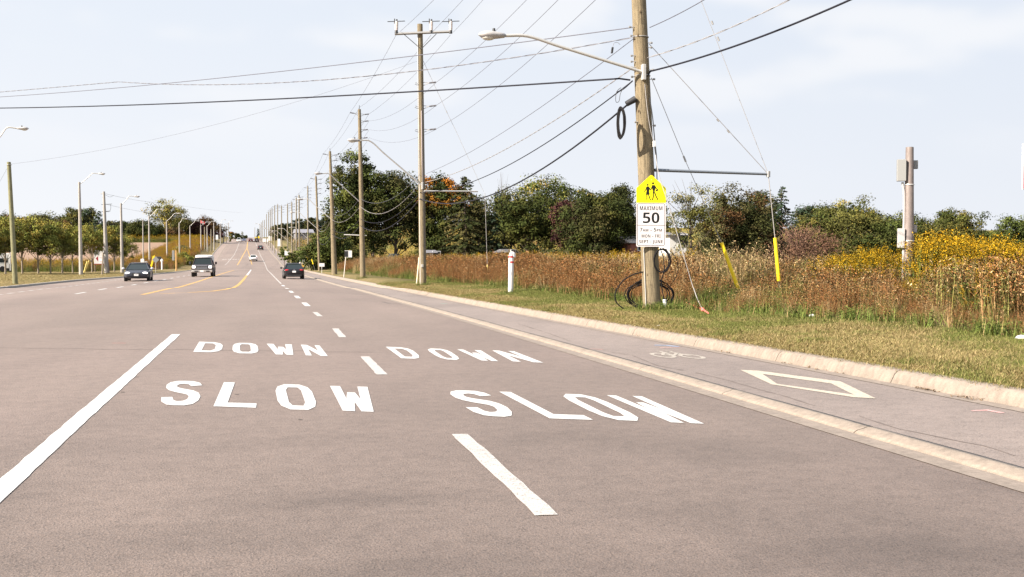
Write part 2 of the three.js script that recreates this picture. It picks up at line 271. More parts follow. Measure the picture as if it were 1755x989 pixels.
kerbSet('left_kerb', 'grey concrete kerb along the left grass verge', null, (t) => { const d = outL(t), r = roadH(d, t), g = grade(t) + 0.06; return [[d + 0.12, r - 0.1], [d + 0.1, r + 0.01], [d + 0.05, g - 0.02], [d + 0.02, g + 0.01], [d - 0.14, g + 0.02], [d - 0.16, g - 0.15]]; }, -3, 0, 3, 0.006).children.forEach((c) => { c.material = M(0.3, 0.27, 0.24, 0.9, { map: concMap }); });

// ───────────────────────────── markings on the road
const LIFT = 0.005;
function strip(name, pts, w, mat, parent, surf = roadH, ragged = 0, lift = LIFT) {   // a painted line along [d, t] points
  const r = rng(Math.floor(pts[0][1] * 91 + pts[0][0] * 17) + 5), P = [];
  for (let i = 0; i + 1 < pts.length; i++) { const [d0, t0] = pts[i], [d1, t1] = pts[i + 1], n = Math.max(1, Math.ceil(Math.hypot(d1 - d0, t1 - t0) / (t0 < 40 ? 0.25 : 3))); for (let k = 0; k < n; k++) P.push([lerp(d0, d1, k / n), lerp(t0, t1, k / n)]); }
  P.push(pts[pts.length - 1]);
  const g = grid([-1, 1], P.map((_, i) => i), (s, i) => { const a = P[Math.max(0, i - 1)], b = P[Math.min(P.length - 1, i + 1)], l = Math.hypot(b[0] - a[0], b[1] - a[1]) || 1, nx = (b[1] - a[1]) / l, ny = -(b[0] - a[0]) / l, h = w / 2 * s + (r() - 0.5) * ragged, d = P[i][0] + nx * h, t = P[i][1] + ny * h; return V(d, surf(d, t) + lift, -t); });
  return part(name, g, mat, parent);
}
const dt = (px, py, surf = roadH) => { const p = hit(px, py, surf); return [p.x, -p.z]; };
strip('edge_line', [dt(-190, 1015), dt(0, 843), dt(150, 708), dt(303, 574)], 0.17, mPaint, road, roadH, 0.012);
for (const [a, b] of [[[938, 884], [788, 745]], [[655, 643], [626, 612]], [[588, 579], [575, 564]], [[549, 543], [540, 536]]]) strip('lane_dash', [dt(...a), dt(...b)], 0.155, mWorn, road, roadH, 0.016);
strip('lane_dash', [[1.75, -2.2], [1.75, 0.8]], 0.19, mWorn, road);
const laneR = curve([[0, 1.75], [30, 1.65], [54, 1.5], [75, 1.4], [150, 1.25], [240, 1.05], [300, 0], [340, -0.6], [440, -2.2], [640, -5]]);
for (let t = 36.6; t < 72; t += 7.5) strip('lane_dash', [[laneR(t), t], [laneR(t + 3), t + 3]], 0.19, mPaint, road);
strip('lane_line', range(74, 430, 6).map((t) => [laneR(t), t]), 0.12, mWorn, road);
strip('yellow_line', [[245, 506], [278, 498.5], [310, 491], [340, 482], [365, 473.5], [402, 462.5]].map((p) => dt(...p)), 0.22, mYellow, road);
strip('yellow_line', [[275, 504.5], [330, 502], [365, 500], [390, 496.5], [402, 492], [410, 487], [418, 478.5], [424, 471]].map((p) => dt(...p)), 0.2, mYellow, road);
strip('lane_line', [[424, 471], [428, 466], [431, 461.5]].map((p) => dt(...p)), 0.2, mPaint, road);
const yl = (x, z) => { const p = onRoad(x, z); return [p.x, -p.z]; };
strip('yellow_line', [yl(407, 226), yl(417, 285), yl(424, 345)], 0.22, mYellow, road);
strip('yellow_line', [yl(432.5, 232), yl(428, 290), yl(424.3, 345)], 0.2, mYellow, road);
strip('yellow_line', [yl(424.2, 346), yl(425.2, 395), yl(425.6, 435)], 0.3, mYellow, road);
strip('lane_line', [yl(386, 226), yl(402, 288), yl(408, 350), yl(412.5, 432)], 0.12, mWorn, road);
strip('low_kerb_line', range(175, 440, 5).map((t) => [outL(t) + 2.1, t]), 0.3, mGutter, road);
for (let t = 50.6; t < 130; t += 6.4) strip('lane_dash', [[-8.3 + (t - 50) * 0.012, t], [-8.3 + (t - 48) * 0.012, t + 2.6]], 0.16, mPaint, road);
for (let t = 44; t < 96; t += 2.3) strip('continuity_dash', [[-11.75, t], [-11.75 + 0.02, t + 1.15]], 0.2, mWorn, road);
strip('crack', [[0, 597], [90, 598], [200, 600], [300, 600], [420, 602], [520, 602], [640, 604.5]].map((p) => dt(...p)), 0.022, mCrack, road, roadH, 0.014, 0.003);
strip('crack', [[560, 604], [700, 606], [800, 607], [930, 603]].map((p) => dt(...p)), 0.012, mCrackPale, road, roadH, 0.01, 0.003);
for (const [x, y] of [[232, 647], [208, 673], [403, 677], [512, 720]]) strip('tar_spot', [dt(x, y), dt(x + 7, y)], 0.05, mCrack, road, roadH, 0.02, 0.003);
strip('crack', [[655, 518], [668, 521], [692, 522], [720, 520]].map((p) => dt(...p)), 0.16, mCrackPale, road, roadH, 0.1, 0.003);
for (const L of [[[700, 510], [735, 511], [762, 511.5]], [[605, 497], [640, 500], [655, 503]], [[1000, 606], [1050, 611], [1110, 628], [1150, 636]], [[1180, 640], [1240, 655], [1290, 670], [1330, 681], [1380, 697], [1400, 700]], [[1440, 716], [1510, 738], [1600, 770], [1690, 785]], [[880, 556], [930, 572], [965, 586]]]) strip('crack', L.map((p) => { const q = dt(...p, bikeH); return [Math.max(q[0] + 0.12, inR(q[1]) + 0.5 + 0.3 * hash(q[1] * 37, 5)), q[1]]; }), 0.022, mCrackPale, bike, bikeH, 0.03, 0.003);

// block capitals as outlines in a unit square, laid on the asphalt between four measured corners
const LETTERS = {
  L: [[[0, 0], [1, 0], [1, 0.15], [0.3, 0.15], [0.3, 1], [0, 1]]],
  O: [[[0.28, 0], [0.72, 0], [0.93, 0.12], [1, 0.3], [1, 0.7], [0.93, 0.88], [0.72, 1], [0.28, 1], [0.07, 0.88], [0, 0.7], [0, 0.3], [0.07, 0.12]], [[0.36, 0.14], [0.29, 0.26], [0.29, 0.74], [0.36, 0.86], [0.64, 0.86], [0.71, 0.74], [0.71, 0.26], [0.64, 0.14]]],
  D: [[[0, 0], [0.62, 0], [0.88, 0.1], [1, 0.3], [1, 0.7], [0.88, 0.9], [0.62, 1], [0, 1]], [[0.27, 0.15], [0.27, 0.85], [0.6, 0.85], [0.73, 0.7], [0.73, 0.3], [0.6, 0.15]]],
  W: [[[0.16, 0], [0.43, 0], [0.5, 0.34], [0.57, 0], [0.84, 0], [1, 1], [0.73, 1], [0.67, 0.45], [0.6, 0.72], [0.4, 0.72], [0.33, 0.45], [0.27, 1], [0, 1]]],
  N: [[[0, 0], [0.27, 0], [0.27, 0.58], [0.68, 0], [1, 0], [1, 1], [0.73, 1], [0.73, 0.44], [0.32, 1], [0, 1]]],
  S: [[[0, 0.28], [0.05, 0.12], [0.2, 0.02], [0.4, 0], [0.65, 0], [0.85, 0.05], [0.97, 0.18], [1, 0.34], [0.93, 0.48], [0.78, 0.57], [0.42, 0.66], [0.32, 0.71], [0.3, 0.78], [0.36, 0.84], [0.48, 0.86], [0.6, 0.84], [0.69, 0.76], [0.98, 0.8], [0.9, 0.92], [0.72, 0.99], [0.5, 1], [0.27, 0.99], [0.09, 0.92], [0.01, 0.8], [0.03, 0.66], [0.14, 0.56], [0.32, 0.49], [0.62, 0.41], [0.7, 0.34], [0.68, 0.22], [0.58, 0.16], [0.44, 0.14], [0.34, 0.18], [0.28, 0.3]]],
};
function shapeOf(rings) { const s = new THREE.Shape(rings[0].map(([x, y]) => new THREE.Vector2(x, y))); for (const h of rings.slice(1)) s.holes.push(new THREE.Path(h.map(([x, y]) => new THREE.Vector2(x, y)))); return s; }
function lay(rings, q, surf, lift = LIFT) {                        // q: ground corners BL, BR, TR, TL as [d, t]
  const g = new THREE.ShapeGeometry(shapeOf(rings)), p = g.attributes.position, uv = g.attributes.uv;
  for (let i = 0; i < p.count; i++) { const u = p.getX(i), v = p.getY(i), m = (k) => lerp(lerp(q[0][k], q[1][k], u), lerp(q[3][k], q[2][k], u), v), d = m(0), t = m(1); p.setXYZ(i, d, surf(d, t) + lift, -t); uv.setXY(i, d, t); }
  g.computeVertexNormals(); return g;
}
function word(name, letters, label, corners, conv) {
  const o = sub(name, road); o.userData.label = label;
  [...letters].forEach((c, i) => part('letter', lay(LETTERS[c], corners[i].map((p) => dt(...conv(p))), roadH), mPaint, o));
}
const z3 = ([x, y]) => [200 + x / 3.51, 540 + y / 3.51], z4 = ([x, y]) => [600 + x / 2.742, 560 + y / 2.742];
word('painted_word', 'SLOW', 'white painted word SLOW in the left lane', [[[252, 546], [494, 548], [528, 402], [312, 398]], [[585, 553], [840, 562], [868, 414], [648, 408]], [[980, 570], [1222, 577], [1160, 424], [950, 419]], [[1318, 578], [1592, 588], [1510, 436], [1285, 430]]], z3);
word('painted_word', 'DOWN', 'white painted word DOWN in the left lane', [[[463, 225], [632, 229], [645, 169], [500, 164]], [[696, 233], [860, 236], [846, 173], [704, 170]], [[935, 240], [1090, 244], [1056, 181], [905, 176]], [[1140, 246], [1272, 251], [1222, 187], [1110, 182]]], z3);
word('painted_word', 'SLOW', 'white painted word SLOW in the right lane', [[[590, 420], [800, 430], [640, 305], [445, 300]], [[938, 434], [1142, 441], [880, 314], [700, 308]], [[1205, 440], [1405, 448], [1135, 323], [965, 317]], [[1470, 451], [1700, 461], [1370, 330], [1205, 325]]], z4);
word('painted_word', 'DOWN', 'white painted word DOWN in the right lane', [[[242, 151], [345, 155], [280, 101], [168, 97]], [[430, 156], [530, 160], [455, 108], [350, 104]], [[600, 161], [715, 166], [615, 114], [503, 109]], [[765, 166], [908, 172], [770, 118], [668, 114]]], z4);
for (const [x0, z0, lab] of [[380, 258, 'faint white painted words far up the road in the outer oncoming lane'], [398, 258, 'faint white painted words far up the road in the inner oncoming lane']]) {
  const o = sub('painted_word', road); o.userData.label = lab; const a = onRoad(x0, z0);
  [...'SLOW'].forEach((c, i) => part('letter', lay(LETTERS[c], [[a.x + 2.4 - i * 0.6, -a.z + 4], [a.x + 1.95 - i * 0.6, -a.z + 4], [a.x + 1.95 - i * 0.6, -a.z], [a.x + 2.4 - i * 0.6, -a.z]], roadH), mWorn, o));
}
{ // bike-lane diamond, bicycle symbol and survey paint
  const q = [[1268, 635], [1300, 636.5], [1440, 655], [1500, 684], [1462, 682], [1322, 660]].map((p) => dt(...p, bikeH));
  const inn = [[1306, 642], [1424, 658.5], [1462, 677.5], [1331, 659]].map((p) => dt(...p, bikeH));
  const s = new THREE.Shape(q.map(([x, y]) => new THREE.Vector2(x, y))); s.holes.push(new THREE.Path(inn.map(([x, y]) => new THREE.Vector2(x, y))));
  const g = new THREE.ShapeGeometry(s), p = g.attributes.position; for (let i = 0; i < p.count; i++) { const d = p.getX(i), t = p.getY(i); g.attributes.uv.setXY(i, d, t); p.setXYZ(i, d, bikeH(d, t) + LIFT, -t); }
  g.computeVertexNormals(); part('painted_diamond', g, M(0.5, 0.44, 0.36, 0.8, { map: wornMap }), bike);
  const Q = [[1128, 614.5], [1222, 617.5], [1178, 604], [1092, 600]].map((a) => dt(...a, bikeH));
  const ann = (cx, r0, r1) => { const o = [], i = []; for (let k = 0; k < 20; k++) { const a = k / 20 * 6.283; o.push([cx + Math.cos(a) * r0, 0.34 + Math.sin(a) * r0 * 1.25]); i.push([cx + Math.cos(a) * r1, 0.34 + Math.sin(a) * r1 * 1.25]); } return [o, i]; };
  const bar = (x0, y0, x1, y1, w) => { const l = Math.hypot(x1 - x0, y1 - y0), nx = -(y1 - y0) / l * w, ny = (x1 - x0) / l * w; return [[[x0 + nx, y0 + ny], [x0 - nx, y0 - ny], [x1 - nx, y1 - ny], [x1 + nx, y1 + ny]]]; };
  part('painted_bicycle', [ann(0.23, 0.23, 0.15), ann(0.77, 0.23, 0.15), bar(0.23, 0.34, 0.42, 0.75, 0.03), bar(0.42, 0.75, 0.66, 0.72, 0.03), bar(0.45, 0.36, 0.66, 0.72, 0.03), bar(0.23, 0.34, 0.45, 0.36, 0.03), bar(0.4, 0.85, 0.47, 0.36, 0.03), bar(0.62, 0.95, 0.77, 0.34, 0.03), bar(0.55, 0.95, 0.68, 0.95, 0.035), bar(0.33, 0.88, 0.46, 0.88, 0.04)].map((r) => lay(r, Q, bikeH)), mWhiteFaint, bike);
  const spray = (pts, w, c) => strip('survey_mark', pts.map((a) => dt(...a, bikeH)), w, M(...c, 0.9, { map: wornMap }), bike, bikeH, 0.04, 0.004);
  spray([[1121, 592.5], [1142, 593], [1163, 595]], 0.09, [0.26, 0.34, 0.5]); spray([[1130, 597], [1148, 596.5], [1165, 596]], 0.09, [0.5, 0.32, 0.3]); spray([[1000, 600], [1015, 599], [1033, 600]], 0.07, [0.45, 0.27, 0.24]);
  spray([[1664, 705], [1690, 704], [1715, 709]], 0.07, [0.6, 0.34, 0.33]); spray([[755, 521.5], [767, 521.5]], 0.12, [0.25, 0.4, 0.34]); spray([[802, 523], [808, 523.5]], 0.1, [0.3, 0.34, 0.42]);
  strip('survey_mark', [[193, 589], [217, 589]].map((p) => dt(...p)), 0.03, M(0.5, 0.16, 0.13, 0.9), road, roadH, 0.01, 0.004);
}

// ───────────────────────────── wooden utility poles
const wires = [];
function poleAt(base, top, r0, r1, label, mat = mWood, group = 'wooden utility poles along the right verge') {
  const o = thing('utility_pole', label, 'utility pole', base.clone().add(V(0, -0.05, 0)), group), q = top.clone().sub(base);
  const g = rod(V(0, -0.3, 0), q, r0, r1, 18); part('pole', [g], mat, o);
  o.userData.axis = undefined; o.q = q; o.base = base; o.r0 = r0; o.r1 = r1; return o;
}
const along = (o, y) => { const k = (y - o.base.y) / o.q.y; return o.base.clone().addScaledVector(o.q, k); };    // point on a pole's axis at world height y
function lampArm(parent, from, to, size = 1) {                    // cobra-head street light on a long bracket arm, local coordinates
  const o = sub('street_light', parent), dir = to.clone().sub(from), flat = V(dir.x, 0, dir.z).normalize();
  const bend = to.clone().addScaledVector(flat, -0.55 * size).add(V(0, 0.02, 0)), mid = from.clone().lerp(bend, 0.72);
  part('arm', [tube([from, from.clone().lerp(bend, 0.35), mid, bend, to], 0.042 * size, 26, 8)], mAlu, o);
  part('bracket', [box(0.1 * size, 0.42 * size, 0.16 * size, from.x, from.y, from.z, 0.015)], mAlu, o);
  const pts = [[0, 0.0], [0.02, 0.07], [0.16, 0.1], [0.34, 0.13], [0.5, 0.135], [0.62, 0.1], [0.7, 0.03]].map(([x, y]) => new THREE.Vector2(y, x));
  const head = new THREE.LatheGeometry([new THREE.Vector2(0.001, 0), ...pts, new THREE.Vector2(0.001, 0.72)], 14);
  head.scale(1.25, 1, 0.8); head.rotateX(-Math.PI / 2); const m = new THREE.Matrix4().lookAt(V(0, 0, 0), flat, V(0, 1, 0)); head.applyMatrix4(m); head.scale(size, size, size).translate(to.x, to.y, to.z);
  part('lamp_head', [head], M(0.42, 0.4, 0.39, 0.55, { metalness: 0.2 }), o);
  const c = to.clone().addScaledVector(flat, 0.45 * size);
  part('lens', [new THREE.SphereGeometry(0.13 * size, 12, 8).scale(1.3, 0.5, 1).translate(c.x, c.y - 0.075 * size, c.z)], M(0.6, 0.58, 0.52, 0.3), o);
  part('photocell', [new THREE.CylinderGeometry(0.035 * size, 0.045 * size, 0.09 * size, 8).translate(to.x + flat.x * 0.3 * size, to.y + 0.13 * size, to.z + flat.z * 0.3 * size)], mDark, o);
  return o;
}
function lineInsulator(parent, a, b) {                              // slanted post insulator with steel bracket, from the pole out to the wire
  const o = sub('insulator', parent), m = a.clone().lerp(b, 0.55), geos = [rod(m, b, 0.03, 0.03, 8)];
  for (let i = 0; i < 5; i++) geos.push(new THREE.CylinderGeometry(0.055, 0.055, 0.03, 8).applyQuaternion(new THREE.Quaternion().setFromUnitVectors(V(0, 1, 0), b.clone().sub(a).normalize())).translate(...m.clone().lerp(b, 0.1 + i * 0.2).toArray()));
  part('insulator_body', geos, mInsul, o);
  part('insulator_bracket', [rod(a.clone().add(V(0, 0.1, 0)), m, 0.018, 0.018, 6), rod(a.clone().add(V(0, -0.16, 0)), m, 0.018, 0.018, 6)], mSteel, o);
}
const rel = (o, p) => p.clone().sub(o.position);

// pole 1, the big one with the sign
const b1 = hit(1118, 530), Z1 = depthOf(b1), S1 = FOCAL / Z1;
const p1 = poleAt(b1, at(1080, -345, Z1), 15.6 / S1, 10.5 / S1, 'tall thick brown wooden utility pole carrying the speed sign, nearest to the camera');
const P1 = (py, dx = 0, dz = 0) => { const p = along(p1, at(1100, py, Z1).y); return p.addScaledVector(R, dx).addScaledVector(F, dz); };
const s2 = spot(725, 55.3), b2 = hit(725, 487.5), Z2 = depthOf(b2), S2 = FOCAL / Z2;
lampArm(p1, rel(p1, P1(127, 0, -0.24)), rel(p1, at(866, 61, Z1 - 1.0)), 1.0);
{ // crossarms and line hardware, partly above the picture
  part('crossarm', [box(2.6, 0.11, 0.11, ...rel(p1, P1(-318, 0, -0.2)).toArray())], mSteel, p1);
  const hw = []; for (const [py, dx] of [[48, -0.3], [63, -0.28], [75, 0.27], [83, 0.26], [97, -0.29], [107, -0.3], [117, -0.3], [133, -0.3], [137, 0.3], [121, 0.29], [210, -0.26], [216, 0.26]]) { const a = rel(p1, P1(py, 0, -0.1)), b = rel(p1, P1(py, dx * 0.98, -0.12)); hw.push(rod(a, b, 0.012, 0.012, 6), new THREE.CylinderGeometry(0.028, 0.028, 0.05, 8).rotateZ(Math.PI / 2).translate(b.x, b.y, b.z)); }
  for (const [py] of [[130], [64]]) { const c = rel(p1, P1(py)); hw.push(new THREE.TorusGeometry(0.205, 0.014, 6, 24).rotateX(Math.PI / 2).translate(c.x, c.y, c.z)); }
  part('line_hardware', hw, mSteel, p1);
  part('splice_box', [rod(rel(p1, at(1073, 178, Z1 - 0.15)), rel(p1, at(1089, 169, Z1 - 0.15)), 0.075, 0.09, 12)], mDark, p1);
  part('riser_cable', [tube([P1(170, 0.14, -0.22), P1(205, 0.2, -0.2), P1(240, 0.235, -0.14), P1(270, 0.27, -0.1), P1(300, 0.26, -0.1), P1(345, 0.25, -0.08), P1(410, 0.245, -0.1)].map((p) => rel(p1, p)), 0.014, 40)], mDark, p1);
  part('ground_wire', [tube([P1(147, 0.02, -0.24), P1(190, 0.06, -0.24), P1(228, 0.13, -0.25), P1(246, 0.2, -0.22)].map((p) => rel(p1, p)), 0.009, 30)], mWireLight, p1);
  part('clamp_block', [box(0.07, 0.16, 0.06, ...rel(p1, P1(248, 0.21, -0.2)).toArray(), 0.01)], mWhite, p1);
  part('conduit', [rod(rel(p1, P1(529, -0.2, -0.18)), rel(p1, P1(424, -0.19, -0.18)), 0.013, 0.013, 8)], mAlu, p1);
  for (const [u, y0, y1] of [[-0.05, 300, 30], [0.06, 528, 440], [-0.1, 520, 425], [0.1, 215, 60], [0.01, 180, -120]]) part('split', [rod(rel(p1, P1(y0, u, -0.2 + Math.abs(u) * 0.25)), rel(p1, P1(y1, u + 0.015, -0.185 + Math.abs(u) * 0.25)), 0.007, 0.003, 5)], M(0.07, 0.05, 0.03, 1), p1);
  for (const [x, y] of [[1094, 190], [1104, 252], [1100, 215], [1093, 60], [1097, 20], [1110, 470], [1122, 500]]) { const c = rel(p1, at(x, y, Z1 - 0.205)); part('knot', [new THREE.SphereGeometry(0.03, 8, 6).scale(1, 1.4, 0.3).translate(c.x, c.y, c.z)], M(0.17, 0.12, 0.07, 0.95), p1); }
}

// pole 2 with the steel crossarm and three upright insulators
const p2 = poleAt(b2, at(720, 40, Z2), 6.3 / S2, 4.6 / S2, 'slim wooden utility pole with a crossarm of three pale insulators, second from the camera');
{
  const y0 = 53, L = (x, y, z = Z2 - 0.25) => rel(p2, at(x, y, z));
  part('crossarm', [rod(L(677, 58), L(773, 54), 0.075, 0.075, 4)], mSteel, p2);
  part('brace', [rod(L(693, 59), L(722, 84), 0.02, 0.02, 6)], mDark, p2); part('brace', [rod(L(748, 58), L(722, 84), 0.02, 0.02, 6)], mDark, p2);
  for (const x of [679.5, 739, 772.5]) {
    const o = sub('insulator', p2), a = L(x, 57), b = L(x + 0.8, 33);
    part('insulator_body', [rod(a.clone().lerp(b, 0.2), a.clone().lerp(b, 0.85), 0.085, 0.075, 12), ...[0.25, 0.35, 0.45, 0.55, 0.65, 0.75].map((k) => new THREE.CylinderGeometry(0.1, 0.1, 0.025, 12).translate(...a.clone().lerp(b, k).toArray()))], mPorcelain, o);
    part('insulator_cap', [rod(a, a.clone().lerp(b, 0.22), 0.1, 0.08, 10), rod(a.clone().lerp(b, 0.84), b, 0.045, 0.045, 8), rod(L(x - 15, 37), L(x + 15, 36), 0.025, 0.025, 6), rod(L(x - 3, 40), L(x - 3, 32), 0.03, 0.03, 6)], mDark, o);
  }
  for (const y of [140.5, 180.5, 220.5]) { const base = rel(p2, along(p2, at(725, y + 3, Z2).y)); lineInsulator(p2, base, L(748, y, Z2 - 0.1)); part('insulator_bracket', [rod(base, L(712, y + 1), 0.015, 0.015, 6), rod(base.clone().add(V(0, -0.16, 0)), L(711, y + 3), 0.015, 0.015, 6)], mSteel, p2); }
  const tubeSide = (y0, y1, dx, r, m) => part('conduit', [rod(rel(p2, along(p2, at(725, y0, Z2).y)).addScaledVector(R, dx).addScaledVector(F, -0.14), rel(p2, along(p2, at(725, y1, Z2).y)).addScaledVector(R, dx).addScaledVector(F, -0.14), r, r, 8)], m, p2);
  tubeSide(488, 60, -0.12, 0.025, mAlu); tubeSide(452, 190, 0.04, 0.035, M(0.42, 0.36, 0.36, 0.6)); tubeSide(452, 170, 0.12, 0.02, mDark);
  part('meter_box', [box(0.12, 0.16, 0.1, ...rel(p2, along(p2, at(725, 455, Z2).y)).addScaledVector(F, -0.24).toArray(), 0.01)], mAlu, p2);
  lampArm(p2, L(724, 318, Z2 - 0.2), L(617, 240.5, Z2 - 1.6), 0.95);
  part('brace_strut', [rod(L(727, 327), L(819, 327.5, Z2 + 1), 0.045, 0.045, 8)], mAlu, p2);
}
// the row of poles behind: [base x, base y, top x, top y, depth, street light arm]
const far = [[622.5, 475.5, 616.3, 186, 80], [574, 469.2, 566, 258, 103], [548, 464, 542, 301, 132, 1], [528.6, 457.5, 528, 318, 160], [514, 0, 513, 333, 188], [508.6, 0, 508.4, 338, 206, 1], [501, 0, 500.6, 345.5, 222], [493.6, 0, 493.3, 348.5, 240, 1], [483.6, 0, 483, 351.6, 262], [476.7, 0, 476.4, 349.5, 285, 1], [471.6, 0, 471.3, 351.5, 305], [467, 0, 466.8, 355.6, 330, 1], [464, 0, 463.8, 358.6, 350], [461, 0, 460.8, 362, 372, 1], [457.5, 0, 457.4, 366, 392], [454, 0, 453.9, 376, 415, 1], [451, 0, 450.9, 377, 436], [448.5, 0, 448.4, 380, 458], [446.4, 0, 446.3, 384, 480], [437.6, 0, 437.5, 389, 600]];
const poles = [p1, p2];
far.forEach(([bx, by, tx, ty, dz], i) => {
  const b = by ? hit(bx, by) : spot(bx, dz), Z = depthOf(b), s = FOCAL / Z;
  const p = poleAt(b, at(tx, ty, Z), Math.max(0.165, (i < 2 ? 5 : 0) / s), 0.12, `brown wooden utility pole, ${nth[i + 2]} from the camera along the right verge`, i < 3 ? mWood : mWoodFar);
  poles.push(p); p.Z = Z; p.S = s;
  if (i < 14) {
    const hT = b.y + p.q.y, top = [-0.06, 0.55, 1.25, 1.9, 2.5].map((k) => hT - 0.5 - k);
    part('top_pin', [rod(rel(p, along(p, hT)), rel(p, along(p, hT)).add(V(0, 0.28, 0)), 0.03, 0.02, 6)], mDark, p);
    p.ins = [];
    top.forEach((y, k) => { const side = k === 0 ? -1 : 1, a = rel(p, along(p, y)), e = a.clone().add(V(side * (0.75 - k * 0.05), 0.1, 0)); if (k > 3 || (i > 6 && k > 2)) return; lineInsulator(p, a, e); });
    { const y = hT - 0.5, a = rel(p, along(p, y)), e = a.clone().add(V(0.75, 0.1, 0)); lineInsulator(p, a, e); }
  }
});
// street light arms on the row (the third pole has one drawn at the measured place)
lampArm(poles[2], rel(poles[2], along(poles[2], at(622, 348, poles[2].Z).y)), rel(poles[2], at(553, 297, poles[2].Z - 1.6)), 0.9);
for (let i = 3; i < 18; i++) if (i === 3 || far[i - 2][5] || i === 5) { const p = poles[i]; if (p.lit) continue; p.lit = 1; const y = p.base.y + 5.6, a = rel(p, along(p, y)); lampArm(p, a, a.clone().add(V(-3.0, 2.2, -0.3)), 0.9); }
{ const p = poles[2]; const a = rel(p, along(p, at(622, 403, p.Z).y)), b = rel(p, at(628.5, 403, p.Z)); part('brace_strut', [rod(rel(p, at(590, 401.5, p.Z)), b, 0.04, 0.04, 6)], mAlu, p); }

// ───────────────────────────── wires: every wire is a thing
function sagged(a, b, sag, n = 20) { const o = []; for (let i = 0; i <= n; i++) { const k = i / n; o.push(a.clone().lerp(b, k).add(V(0, -4 * sag * k * (1 - k), 0))); } return o; }
function wire(label, spans, r, mat, group = 'overhead wires', twist) {  // spans: [from, to, sag]
  const o0 = spans[0][0], o = new THREE.Group(); o.name = numbered('overhead_wire'); o.position.copy(o0); scene.add(o); tag(o, label, 'wire', group);
  const geos = [], geos2 = [];
  for (const [a, b, sag] of spans) {
    const pts = sagged(a, b, sag).map((p) => p.sub(o0));
    if (!twist) { geos.push(tube(pts, r, 28, 5)); continue; }
    const L = a.distanceTo(b), n = Math.ceil(L / 0.16), c = new THREE.CatmullRomCurve3(pts);
    for (const s of [0, 1]) { const q = []; for (let i = 0; i <= n; i++) { const k = i / n, p = c.getPoint(k), th = k * L / 1.1 * 6.283 + s * Math.PI; q.push(p.add(V(Math.cos(th) * 0.008, Math.sin(th) * 0.011, Math.sin(th) * 0.006))); } (s ? geos2 : geos).push(tube(q, r, n, 4)); }
  }
  part('strand', geos, mat, o); if (geos2.length) part('strand', geos2, mWireGrey, o);
  return o;
}
const A2 = (x, y, z = Z2 - 0.25) => at(x, y, z), A1 = (x, y, z = Z1 - 0.15) => at(x, y, z);
const endP = (p, k, side) => along(p, p.base.y + p.q.y - 0.5 - k).add(V(side * 0.75, 0.1, 0));
const chain = (first, k, side, sag, last = 15) => { const o = []; let a = first; for (let i = 2; i <= last; i++) { const b = endP(poles[i], k, side); o.push([a, b, sag * (i === 2 ? 1 : Math.min(1, a.distanceTo(b) / 30))]); a = b; } return o; };
wire('thin wire from near pole to left crossarm insulator of second pole and onward', [[A1(1068, -352), A2(686, 54), 0.25], [A2(679, 60), endP(poles[2], -0.06, -1), 0.2], ...chain(endP(poles[2], -0.06, -1), -0.06, -1, 0.35).slice(1)], 0.009, mWire);
wire('thin wire from near pole to middle crossarm insulator of second pole and onward', [[A1(1080, -348), A2(740, 56), 0.25], [A2(739, 60), endP(poles[2], -0.5, 0), 0.35], ...chain(endP(poles[2], -0.5, 0), -0.5, 0, 0.35).slice(1)], 0.009, mWire);
wire('thin wire from near pole to right crossarm insulator of second pole and onward', [[A1(1094, -345), A2(777, 55), 0.3], [A2(772, 60), endP(poles[2], 0, 1), 0.35], ...chain(endP(poles[2], 0, 1), 0, 1, 0.35).slice(1)], 0.009, mWire);
wire('thin wire reaching the upper side insulator of the second pole, on along the row', [[A1(1090, -205), A2(749, 140), 0.35], [A2(748, 141), endP(poles[2], 0.55, 1), 0.5], ...chain(endP(poles[2], 0.55, 1), 0.55, 1, 0.4, 12).slice(1)], 0.009, mWire);
wire('thin wire reaching the middle side insulator of the second pole, on along the row', [[A1(1090, -140), A2(748, 180), 0.4], [A2(747, 181), endP(poles[2], 1.25, 1), 0.55], ...chain(endP(poles[2], 1.25, 1), 1.25, 1, 0.4, 12).slice(1)], 0.009, mWire);
wire('thin wire reaching the lowest side insulator of the second pole, on along the row', [[A1(1090, -68), A2(749, 220), 0.4], [A2(748, 221), endP(poles[2], 1.9, 1), 0.55], ...chain(endP(poles[2], 1.9, 1), 1.9, 1, 0.4, 12).slice(1)], 0.009, mWire);
const onP = (i, y) => along(poles[i], at(poles[i] === p1 ? 1100 : 600, y, poles[i].Z || Z2).y);
const lower = (y2, h3) => { const o = []; let a = null; for (let i = 2; i <= 9; i++) { const b = along(poles[i], poles[i].base.y + h3).add(V(-0.12, 0, 0)); if (a) o.push([a, b, 0.75 * Math.min(1.2, a.distanceTo(b) / 26)]); a = b; } return o; };
const L3 = (h) => along(poles[2], poles[2].base.y + h).add(V(-0.12, 0, 0));
wire('thin wire from the near pole to the second pole just above its lamp arm', [[A1(1087, 65), A2(731, 297), 0.35], [A2(719, 299), L3(6.4), 0.9], ...lower(0, 6.4)], 0.010, mWire);
wire('pale twisted service wire from the near pole down to the second pole', [[A1(1083, 117), A2(729, 312), 0.45], [A2(720, 313), L3(5.75), 1.1], ...lower(0, 5.75)], 0.009, mWireLight, 'overhead wires', true);
wire('dark telephone cable sagging from the near pole to the second pole, upper of two', [[A1(1082, 140), A2(722, 329), 0.75], [A2(721, 329), L3(4.75), 0.9], ...lower(0, 4.75)], 0.017, mWireDark);
wire('thickest dark telephone cable sagging below the others from the near pole', [[A1(1073, 181), A2(720, 340), 1.15], [A2(720, 340), L3(4.2), 1.0], ...lower(0, 4.2)], 0.026, mWireDark);
